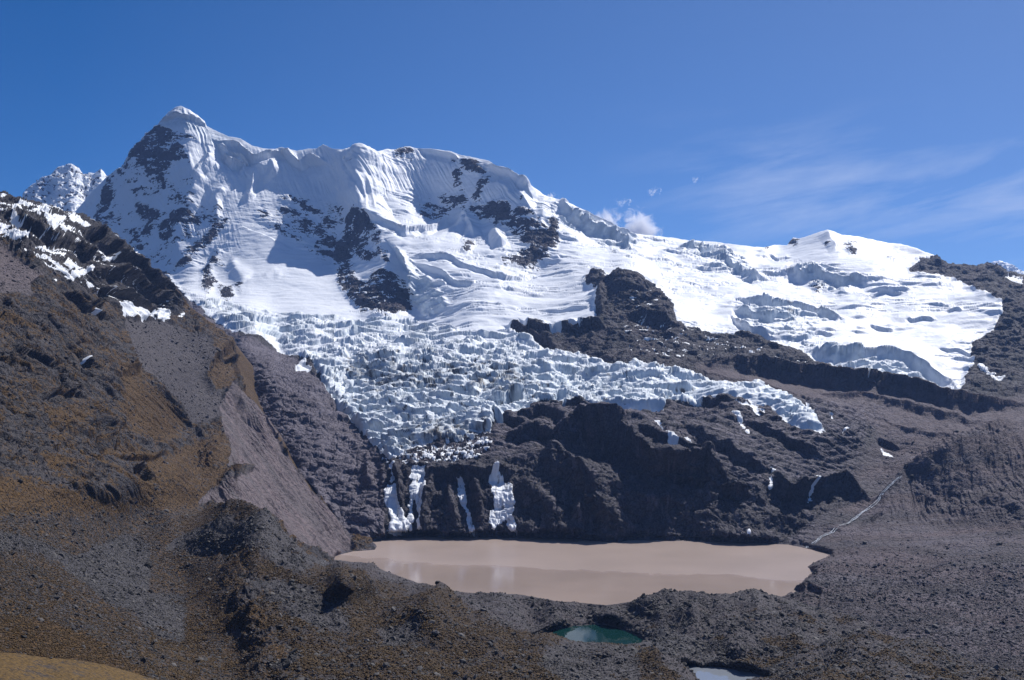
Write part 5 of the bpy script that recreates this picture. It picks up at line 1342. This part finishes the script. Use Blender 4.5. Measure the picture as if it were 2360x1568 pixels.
LK = [(740, 1285), (800, 1262), (860, 1240), (1150, 1234), (1450, 1240), (1830, 1250), (1930, 1274), (1925, 1285), (1885, 1305), (1888, 1325), (1862, 1350), (1806, 1388), (1740, 1440), (900, 1440), (760, 1330)]
water('lake_water', LK, 0.0, water_material('silty_lake_water', (0.33, 0.262, 0.225), .10, .34, bump=.10, scale=.35, spec=.5), 'opaque milky brown lake below the black cliff')
PW = water_material('clear_pond_water', (0.005, 0.030, 0.028), .03, bump=.004, scale=.6)
water('pond_water', POND, 14.0, PW, 'small teal pond mirroring the snow on the near moraine', 2.5)
water('pond_water', POND2, 22.0, water_material('pond_water_painted_sky', (0.20, 0.22, 0.25), .05, bump=.004, scale=.6), 'narrow pale pond at the bottom edge, reflected sky painted into its colour', 1.5)  # pale base colour paints in the bright cloudy sky reflected by this pond

# the ground far below everything, reaching the horizon
gm_ = bpy.data.meshes.new('ground')
gm_.from_pydata([(-60000, -60000, -60), (60000, -60000, -60), (60000, 60000, -60), (-60000, 60000, -60)], [], [(0, 1, 2, 3)])
M_ground = terrain_material('plain_ground', 30)
gm_.materials.append(M_ground)
go = bpy.data.objects.new('ground', gm_); sc.collection.objects.link(go)
tag(go, 'brown plain beyond and below the mountains', kind='structure')

# ================================================================== stones and tufts
def stone_material(name, lo, hi, fine=.4):
    s = NT(name)
    A = s.n('ShaderNodeAttribute', attribute_name='tone')
    sa = s.n('ShaderNodeSeparateColor'); s.l(A.outputs['Color'], sa.inputs[0])
    pos = s.n('ShaderNodeNewGeometry').outputs['Position']
    nz = s.noise(pos, 1 / fine, 3, .6)
    c1 = s.mixc(sa.outputs[0], lo, hi)
    c2 = s.mixc(s.range(nz, .35, .7, 0, .45), c1, tuple(q * .5 for q in lo))
    bs = s.n('ShaderNodeBsdfPrincipled'); s.l(c2, bs.inputs['Base Color'])
    bs.inputs['Roughness'].default_value = .75; bs.inputs['Specular IOR Level'].default_value = .25
    o = s.n('ShaderNodeOutputMaterial'); s.l(bs.outputs[0], o.inputs[0])
    return s.m


M_stone = stone_material('weathered_stone', (0.011, 0.010, 0.010), (0.15, 0.138, 0.130))
M_stone_far = stone_material('valley_stone', (0.022, 0.020, 0.024), (0.135, 0.122, 0.128), 1.0)
M_tuft = stone_material('dry_tussock', (0.018, 0.011, 0.005), (0.125, 0.072, 0.020), .2)

_ph = (1 + 5 ** .5) / 2
ICO_V = np.array([(-1, _ph, 0), (1, _ph, 0), (-1, -_ph, 0), (1, -_ph, 0), (0, -1, _ph), (0, 1, _ph), (0, -1, -_ph), (0, 1, -_ph), (_ph, 0, -1), (_ph, 0, 1), (-_ph, 0, -1), (-_ph, 0, 1)], float)
ICO_V /= np.linalg.norm(ICO_V[0])
ICO_F = np.array([(0, 11, 5), (0, 5, 1), (0, 1, 7), (0, 7, 10), (0, 10, 11), (1, 5, 9), (5, 11, 4), (11, 10, 2), (10, 7, 6), (7, 1, 8), (3, 9, 4), (3, 4, 2), (3, 2, 6), (3, 6, 8), (3, 8, 9), (4, 9, 5), (2, 4, 11), (6, 2, 10),
                  (8, 6, 7), (9, 8, 1)])


def pick(src, weight, n, r, top_rows=4):
    wgt = weight.copy(); wgt[:top_rows] = 0
    wgt = wgt * (src['py'] < 1590) * (src['py'] > 300) * (src['px'] > -30) * (src['px'] < 2390)
    # equal chance per area seen: columns get their own row spacing
    wgt = wgt * np.gradient(src['py'], axis=0)
    cdf = np.cumsum(wgt.ravel().astype(np.float64)); cdf /= cdf[-1]
    idx = np.searchsorted(cdf, r.random(n))
    j, i = np.unravel_index(np.clip(idx, 0, wgt.size - 1), wgt.shape)
    P = src['P']
    i2 = np.clip(i + 1, 0, wgt.shape[1] - 1); j2 = np.clip(j + 1, 0, wgt.shape[0] - 1)
    f, g = r.random(n)[:, None], r.random(n)[:, None]
    return P[j, i] + (P[j, i2] - P[j, i]) * f + (P[j2, i] - P[j, i]) * g, src['px'][j, i], src['py'][j, i]


def stones(name, spots, size, mat, label, seed, tuft=False):
    r = np.random.default_rng(seed)
    n = len(spots)
    if tuft:
        base = np.array([(math.cos(a) * .62, math.sin(a) * .62, 0) for a in np.arange(5) * 2 * math.pi / 5] +
                        [(math.cos(a) * .85, math.sin(a) * .85, .55) for a in np.arange(5) * 2 * math.pi / 5 + .3] + [(0, 0, 1.0)])
        F = [(k, (k + 1) % 5, 5 + (k + 1) % 5) for k in range(5)] + [(k, 5 + (k + 1) % 5, 5 + k) for k in range(5)] + [(5 + k, 5 + (k + 1) % 5, 10) for k in range(5)]
        F = np.array(F)
    else:
        base, F = ICO_V, ICO_F
    m = len(base)
    V = np.repeat(base[None], n, 0) * (1 + r.normal(0, .16, (n, m, 1)))
    sc_ = np.stack([r.uniform(.7, 1.35, n), r.uniform(.7, 1.35, n), r.uniform(.45, .95, n)], -1)
    if tuft:
        sc_[:, 2] = r.uniform(.8, 1.3, n)
    V = V * sc_[:, None] * size[:, None, None]
    a = r.uniform(0, 2 * np.pi, n); ca, sa_ = np.cos(a)[:, None], np.sin(a)[:, None]
    x, y = V[..., 0] * ca - V[..., 1] * sa_, V[..., 0] * sa_ + V[..., 1] * ca
    tl = r.normal(0, .0 if tuft else .35, (n, 1))
    z = V[..., 2] + x * tl
    W = np.stack([x, y, z], -1) + spots[:, None]
    W[..., 2] += (0 if tuft else .12) * size[:, None]
    tone = np.clip(r.beta(1.6, 2.6, n), 0, 1)
    T = np.repeat(tone[:, None], m, 1)
    if tuft:
        T = np.clip(T * .6 + .5 * base[None, :, 2], 0, 1)
    T = np.stack([T, T, T], -1).reshape(-1, 3)
    FF = (F[None] + (np.arange(n) * m)[:, None, None]).reshape(-1, 3)
    o = mesh_from(name, W.reshape(-1, 3), FF, mat, {'tone': T}, smooth_shade=False)
    tag(o, label, kind='stuff')
    return o


r_ = np.random.default_rng(3)
# near moraine rubble
clump = fbm(NR['P'][..., 0] / 16, NR['P'][..., 1] / 18, 4, .6, seed=150)
wN = NR['rubble'] * (.25 + 1.3 * smooth(clump, -.1, .3)) * (NR['sl'] < -2)
sp, ax_, ay_ = pick(NR, wN, 52000, r_)
sz = .32 * (1 + r_.pareto(2.9, len(sp))); sz = np.minimum(sz, 2.2) * (.75 + .25 * (sp[:, 1] / 600))
stones('rubble', sp, sz, M_stone, 'loose grey and dark stones strewn over the near moraine and the gravel bank', 21)
wT = np.clip(NR['grass'] - .15, 0, 1) * (.2 + smooth(fbm(NR['P'][..., 0] / 14, NR['P'][..., 1] / 16, 4, .6, seed=151), -.2, .25)) * (NR['sl'] < -2)
sp, _, _ = pick(NR, wT, 34000, r_)
stones('grass', sp, r_.uniform(.35, .85, len(sp)) * (.7 + .3 * sp[:, 1] / 600), M_tuft, 'dry ochre tussock grass growing between the stones of the moraine', 22, tuft=True)
# hillside foot
lowm = smooth(H['py'], 1150, 1210) * (1 - smooth(H['px'], 600, 640))
sp, _, _ = pick(H, H['rubble'] * lowm, 24000, r_)
stones('rubble', sp, np.minimum(.28 * (1 + r_.pareto(3.0, len(sp))), 1.9) * (.6 + .4 * sp[:, 1] / 600), M_stone, 'grey stones in the dip between the hillside and the moraine', 23)
sp, _, _ = pick(H, (H['grass'] * smooth(H['py'], 1100, 1300) + .02) * (1 - smooth(H['px'], 640, 700)) * (H['sl'] < -2) * (H['grass'] > .2), 30000, r_)
stones('grass', sp, r_.uniform(.25, .6, len(sp)) * (.5 + .5 * sp[:, 1] / 500), M_tuft, 'dry brown tussock grass on the foot of the left hillside', 24, tuft=True)
# stones up the hillside and its scree
sp, _, _ = pick(H, (.12 + H['rubble']) * (H['snow'] < .3) * (F_PINK.at(H['px'], H['py']) < -2) * (H['py'] < 1200) * (H['sl'] < -2), 8000, r_)
stones('rubble', sp, np.minimum(.4 * (1 + r_.pareto(2.8, len(sp))), 2.0) * (sp[:, 1] / 1000), M_stone_far, 'scattered stones on the hillside scree', 25)
# stones of the right valley side
Ad = dict(px=A[0], py=A[1], P=A[2])
lk = F_LAKE.at(A[0], A[1])
wR = smooth(A[0] + (A[1] - 1150) * .6, 1900, 1990) * smooth(A[1], 950, 1050) * (.10 + .90 * smooth(A[1], 1250, 1330)) * (lk < -2) * (A[0] > 1700) * (.25 + smooth(fbm(A[2][..., 0] / 70, A[2][..., 1] / 60, 4, .6, seed=152), -.1, .25) + smooth(A[1], 1280, 1350))
sp, _, _ = pick(Ad, wR, 34000, r_)
stones('rubble', sp, np.minimum(.36 * (1 + r_.pareto(2.8, len(sp))), 2.6) * (.35 + .65 * sp[:, 1] / 1000), M_stone_far, 'stones and blocks covering the valley side right of the lake', 26)


def surface_at(src, x, y):
    k = np.argmin((src['px'] - x) ** 2 + (src['py'] - y) ** 2 + (src.get('sl', src['px'] * 0) > 0) * 1e6)
    return src['P'].reshape(-1, 3)[k]


def boulder_mesh(seed, squash=.75, sharp=.5):
    import bmesh
    bm = bmesh.new()
    bmesh.ops.create_icosphere(bm, subdivisions=3, radius=1.0)
    r = random.Random(seed)
    planes = [(Vector((r.gauss(0, 1), r.gauss(0, 1), r.gauss(0, 1))).normalized(), r.uniform(.55, .9)) for _ in range(9)]
    from mathutils import noise as mn
    off = Vector((seed * 3.1, seed * 1.7, 0))
    for v in bm.verts:
        p = v.co.copy()
        for nrm, dd in planes:                 # knock flat faces into the block
            e = p.dot(nrm) - dd
            if e > 0:
                p -= nrm * e * .92
        p *= 1 + .10 * mn.noise(p * 1.7 + off) + .05 * mn.noise(p * 4 + off)
        p.z *= squash
        v.co = p
    me = bpy.data.meshes.new('boulder')
    bm.to_mesh(me); bm.free()
    tv = .15 + .6 * r.random()
    add_attr(me, 'tone', np.full((len(me.vertices), 3), tv, np.float32))
    me.materials.append(M_stone)
    me.update()
    return me


def boulder(src, x, y, size, label, seed, squash=.75, tone=None, group=None):
    me = boulder_mesh(seed, squash)
    if tone is not None:
        me.attributes['tone'].data.foreach_set('color', np.array([tone, tone, tone, 1] * len(me.vertices), np.float32))
    p = surface_at(src, x, y)
    o = bpy.data.objects.new('boulder', me); sc.collection.objects.link(o)
    o.location = (p[0], p[1], p[2] + size * squash * .35)
    o.scale = (size, size * .9, size)
    o.rotation_euler = (0, 0, seed * 1.3)
    tag(o, label, 'boulder', group)
    return o


def C1(n, x, y):
    return c(n, [(x, y)])[0]


NAMED = [
    (H, (7, 1000, 620), 7.0, 'largest dark boulder in the stony dip left of the moraine crest', .8, .12),
    (H, (7, 850, 778), 2.6, 'pointed black stone at the lower edge of the stony dip', 1.1, .08),
    (H, (7, 795, 775), 2.2, 'squat black stone just left of the pointed one in the stony dip', .6, .08),
    (H, (7, 1160, 750), 4.0, 'brown rounded boulder below the largest dark one', .7, .25),
    (H, (7, 1035, 880), 2.2, 'pale pinkish boulder in the lower part of the stony dip', .7, .85),
    (H, (7, 580, 482), 2.4, 'pale boulder at the top left of the stony dip', .7, .8),
    (H, (7, 1030, 110), 5.0, 'lone brown boulder on the grassy saddle below the hillside crags', .7, .25),
    (H, (7, 112, 82), 4.0, 'lone dark boulder high at the left edge of the brown slope', .8, .1),
    (H, (7, 245, 352), 3.2, 'flat dark boulder on the left slope above the pale rubble', .45, .08),
    (H, (7, 390, 270), 3.4, 'grey boulder on the brown slope above the flat dark one', .6, .35),
    (H, (7, 165, 1095), 2.6, 'largest black boulder on the bare slope above the yellow knoll', .8, .05),
    (H, (7, 245, 1035), 1.9, 'black stone up and right of the largest one above the yellow knoll', .8, .05),
    (H, (7, 1080, 1072), 2.8, 'rounded grey boulder at the bottom end of the stony dip', .75, .4),
    (H, (7, 1135, 1085), 2.6, 'rounded grey boulder right beside the one at the bottom end of the stony dip', .75, .25),
    (NR, (7, 1260, 280), 4.2, 'pale boulder on the left shoulder of the dark moraine crest', .6, .8),
    (NR, (7, 1800, 385), 3.6, 'pale grey boulder just right of the moraine crest line', .7, .75),
    (NR, (8, 757, 522), 4.6, 'square dark block standing on the moraine crest against the lake', 1.0, .12),
    (NR, (7, 1985, 790), 5.2, 'large dark boulder on the grassy moraine above the centre rubble', .75, .1),
    (NR, (7, 2115, 805), 2.4, 'pale pink boulder right of the large dark one on the grassy moraine', .7, .8),
    (NR, (7, 1330, 955), 3.6, 'dark jutting outcrop boulder on the left flank of the moraine', .7, .08),
    (NR, (7, 1630, 1148), 2.0, 'pale boulder in the rubble near the bottom left centre', .7, .75),
    (NR, (7, 1955, 1245), 2.4, 'dark boulder in the lower rubble field', .8, .15),
    (NR, (7, 2015, 1330), 2.6, 'large grey boulder close to the bottom edge of the moraine', .7, .3),
    (NR, (8, 790, 1105), 2.2, 'pale rounded boulder at the bottom edge below the lake centre', .8, .6),
    (NR, (8, 260, 830), 1.9, 'flat pale slab stone on the moraine below the lake left end', .35, .8),
    (NR, (9, 703, 1288), 3.0, 'dark pointed boulder on the gravel flat right of the ponds', .95, .1),
    (NR, (9, 770, 1270), 2.6, 'narrow dark upright boulder behind the pointed one on the gravel flat', 1.2, .1),
    (NR, (9, 1188, 1258), 3.6, 'reddish dark boulder on the right hand moraine slope', .9, .2),
    (NR, (9, 820, 1380), 2.6, 'black squat boulder right of the narrow pale pond', .6, .06),
    (NR, (9, 540, 1378), 2.2, 'black stone at the green rim of the narrow pale pond', .8, .05),
    (NR, (9, 40, 1175), 3.2, 'flat dark boulder on the gravel right of the teal pond', .5, .1),
    (NR, (11, 1690, 790), 2.4, 'black boulder on the near shore of the teal pond', .8, .06),
    (NR, (11, 1788, 785), 1.3, 'small upright dark stone right of the black boulder on the pond shore', 1.6, .1),
    (NR, (9, 260, 1085), 3.2, 'dark boulder on the mound between the teal pond and the lake', .8, .1),
    (NR, (9, 285, 955), 2.4, 'dark boulder on the bank crest near the lake right of centre', .8, .1),
    (Ad, (9, 1340, 838), 3.4, 'pale boulder on the grey bank right of the lake', .7, .9),
    (Ad, (9, 1710, 282), 9.0, 'large dark block at the head of the white stream', .8, .1),
    (Ad, (9, 1495, 712), 5.0, 'pale flat boulder on the bank above the lake right shore', .5, .7),
    (Ad, (9, 1355, 602), 6.0, 'grey boulder on the slope below the white stream', .7, .5),
    (K, (7, 342, 1240), .95, 'single grey block lying on the yellow knoll', .6, .6),
]
for k, (src, (n_, x_, y_), size_, lab, sq, tn) in enumerate(NAMED):
    X_, Y_ = C1(n_, x_, y_)
    boulder(src, X_, Y_, size_ * .62 * .5 * 1.7, lab, 100 + k, sq, tn)
# the many others
protos = [boulder_mesh(300 + k, .7) for k in range(8)]


def many(src, weight, n, lo, hi, label, group, seed):
    r = np.random.default_rng(seed)
    sp, _, _ = pick(src, weight, n, r)
    for k, p in enumerate(sp):
        o = bpy.data.objects.new('boulder', protos[k % 8]); sc.collection.objects.link(o)
        s0 = lo * (hi / lo) ** (r.random() ** 2.2)
        o.location = (p[0], p[1], p[2] + s0 * .2); o.scale = (s0 * r.uniform(.8, 1.25), s0, s0 * r.uniform(.7, 1.1))
        o.rotation_euler = (r.uniform(-.4, .4), r.uniform(-.4, .4), r.uniform(0, 6.28))
        tag(o, label, 'boulder', group)


many(NR, wN * (NR['py'] < 1565), 60, .8, 2.0, 'medium grey boulder among the rubble of the near moraine', 'medium boulders in the near moraine rubble', 5)
many(H, H['rubble'] * lowm * (H['py'] < 1560), 24, .7, 1.7, 'medium grey boulder in the dip at the foot of the hillside', 'medium boulders at the foot of the hillside', 6)
many(Ad, wR, 30, 1.4, 3.6, 'medium dark boulder on the valley side right of the lake', 'medium boulders on the right valley side', 7)


# the braided white stream running down to the right end of the lake
def build_stream():
    line = c(9, [(1565, 300), (1500, 335), (1440, 365), (1370, 410), (1300, 445), (1230, 485), (1150, 530), (1090, 560), (1040, 590), (1000, 612), (985, 624)])
    t = np.linspace(0, 1, 140); L = np.array(line); tt = np.linspace(0, 1, len(L))
    xs = np.interp(t, tt, L[:, 0]); ys = np.interp(t, tt, L[:, 1])
    ctr = np.array([surface_at(Ad, a, b) for a, b in zip(xs, ys)])
    ctr = np.stack([np.convolve(np.pad(ctr[:, k], 4, mode='edge'), np.ones(9) / 9, 'valid') for k in range(3)], -1)
    dr = np.gradient(ctr, axis=0); nr = np.stack([-dr[:, 1], dr[:, 0], dr[:, 0] * 0], -1); nr /= np.linalg.norm(nr, axis=1, keepdims=True)
    V = []; F = []
    for b in range(3):
        wob = 3.2 * fbm(t * 9 + b * 5, t * 0 + b, 3, .6, seed=160) + (b - 1) * 1.6
        wd = .35 + .8 * np.abs(fbm(t * 26 + b * 3, t * 0 + b * 2, 2, .6, seed=161))
        base = len(V)
        for k in range(len(t)):
            m_ = ctr[k] + nr[k] * wob[k] + np.array([0, 0, .9])
            V += [m_ - nr[k] * wd[k], m_ + nr[k] * wd[k]]
        F += [(base + 2 * k, base + 2 * k + 1, base + 2 * k + 3, base + 2 * k + 2) for k in range(len(t) - 1)]
    s = NT('foaming_stream_water')
    pos = s.n('ShaderNodeNewGeometry').outputs['Position']
    bs = s.n('ShaderNodeBsdfPrincipled'); s.l(s.mixc(s.range(s.noise(pos, .5, 3, .7), .42, .55), (.10, .10, .11), (.62, .66, .70)), bs.inputs['Base Color'])
    bs.inputs['Roughness'].default_value = .3
    o_ = s.n('ShaderNodeOutputMaterial'); s.l(bs.outputs[0], o_.inputs[0])
    o = mesh_from('stream_water', np.array(V), np.array(F), s.m)
    tag(o, 'thin braided white stream running down to the right end of the lake', kind='structure')


build_stream()


# small clouds beyond the ridge
def cloud(x, y, wpx, hpx, dens, label, seed, lean=0.0, fill=.60):
    D = 10600.0
    k = D / 2315.0
    ctr_ = world(np.array(x), np.array(y), np.array(D))
    import bmesh
    bm = bmesh.new(); bmesh.ops.create_icosphere(bm, subdivisions=3, radius=1.0)
    for v in bm.verts:
        v.co = Vector((v.co.x * wpx * k, v.co.y * wpx * k * .8, v.co.z * hpx * k + v.co.x * lean * wpx * k))
    me = bpy.data.meshes.new('cloud'); bm.to_mesh(me); bm.free()
    s = NT('cloud_vapour_%d' % seed)
    tcn = s.n('ShaderNodeTexCoord').outputs['Object']
    mp = s.n('ShaderNodeMapping'); s.l(tcn, mp.inputs[0])
    mp.inputs['Scale'].default_value = (1 / (wpx * k), 1 / (wpx * k * .8), 1 / (hpx * k))
    ln = s.n('ShaderNodeVectorMath', operation='LENGTH'); s.l(mp.outputs[0], ln.inputs[0])
    nz = s.noise(tcn, 1 / (min(wpx, hpx) * k * .55), 6, .62, 1.0)
    z_ = s.n('ShaderNodeSeparateXYZ'); s.l(mp.outputs[0], z_.inputs[0])
    body = s.math('SUBTRACT', s.math('ADD', s.math('MULTIPLY', nz, 1.5), s.math('MULTIPLY', s.math('SUBTRACT', .9, ln.outputs['Value']), fill)), 1.05)
    dn = s.math('MULTIPLY', s.range(body, 0, .16), dens)
    pv = s.n('ShaderNodeVolumePrincipled')
    pv.inputs['Color'].default_value = (.98, .98, 1, 1); s.l(dn, pv.inputs['Density']); pv.inputs['Anisotropy'].default_value = .5
    o_ = s.n('ShaderNodeOutputMaterial'); s.l(pv.outputs[0], o_.inputs['Volume'])
    me.materials.append(s.m)
    o = bpy.data.objects.new('cloud', me); o.location = Vector(ctr_); sc.collection.objects.link(o)
    tag(o, label, 'cloud')


cloud(1472, 552, 66, 104, .018, 'largest puffy white cloud behind the ridge right of the snow peak', 1, 0, 1.15)
cloud(1392, 520, 74, 76, .014, 'ragged white cloud on the ridge left of the largest puff', 2, -.3, .75)
cloud(1268, 456, 24, 26, .04, 'tiny white cloud tuft touching the ridge below the second summit', 3)
cloud(1506, 441, 30, 20, .03, 'small slanting wisp of cloud high above the largest puff', 4, -.6, .4)
cloud(1436, 467, 40, 18, .02, 'faint flat wisp of cloud between the ridge clouds and the slanting wisp', 5, 0, .38)
cloud(1604, 412, 20, 18, .025, 'smallest wisp of cloud, farthest right of the small clouds', 6, 0, .42)

# ================================================================== the thin blue air between the camera and the mountain
def build_haze():
    x0, x1, y0, y1, z0, z1 = -9000, 9000, -1500, 9900, -61.0, 1750
    v = [(x, y, z) for z in (z0, z1) for y in (y0, y1) for x in (x0, x1)]
    f = [(0, 2, 3, 1), (4, 5, 7, 6), (0, 1, 5, 4), (2, 6, 7, 3), (0, 4, 6, 2), (1, 3, 7, 5)]
    me = bpy.data.meshes.new('haze'); me.from_pydata(v, [], f)
    s_ = NT('thin_mountain_air')
    pv = s_.n('ShaderNodeVolumePrincipled')
    pv.inputs['Color'].default_value = (0.30, 0.50, 1.0, 1)
    pv.inputs['Density'].default_value = 3.0e-5
    pv.inputs['Anisotropy'].default_value = 0.3
    o = s_.n('ShaderNodeOutputMaterial'); s_.l(pv.outputs[0], o.inputs['Volume'])
    me.materials.append(s_.m)
    ob = bpy.data.objects.new('haze', me); sc.collection.objects.link(ob)
    tag(ob, 'thin bluish mountain air filling the valley', kind='stuff')


build_haze()
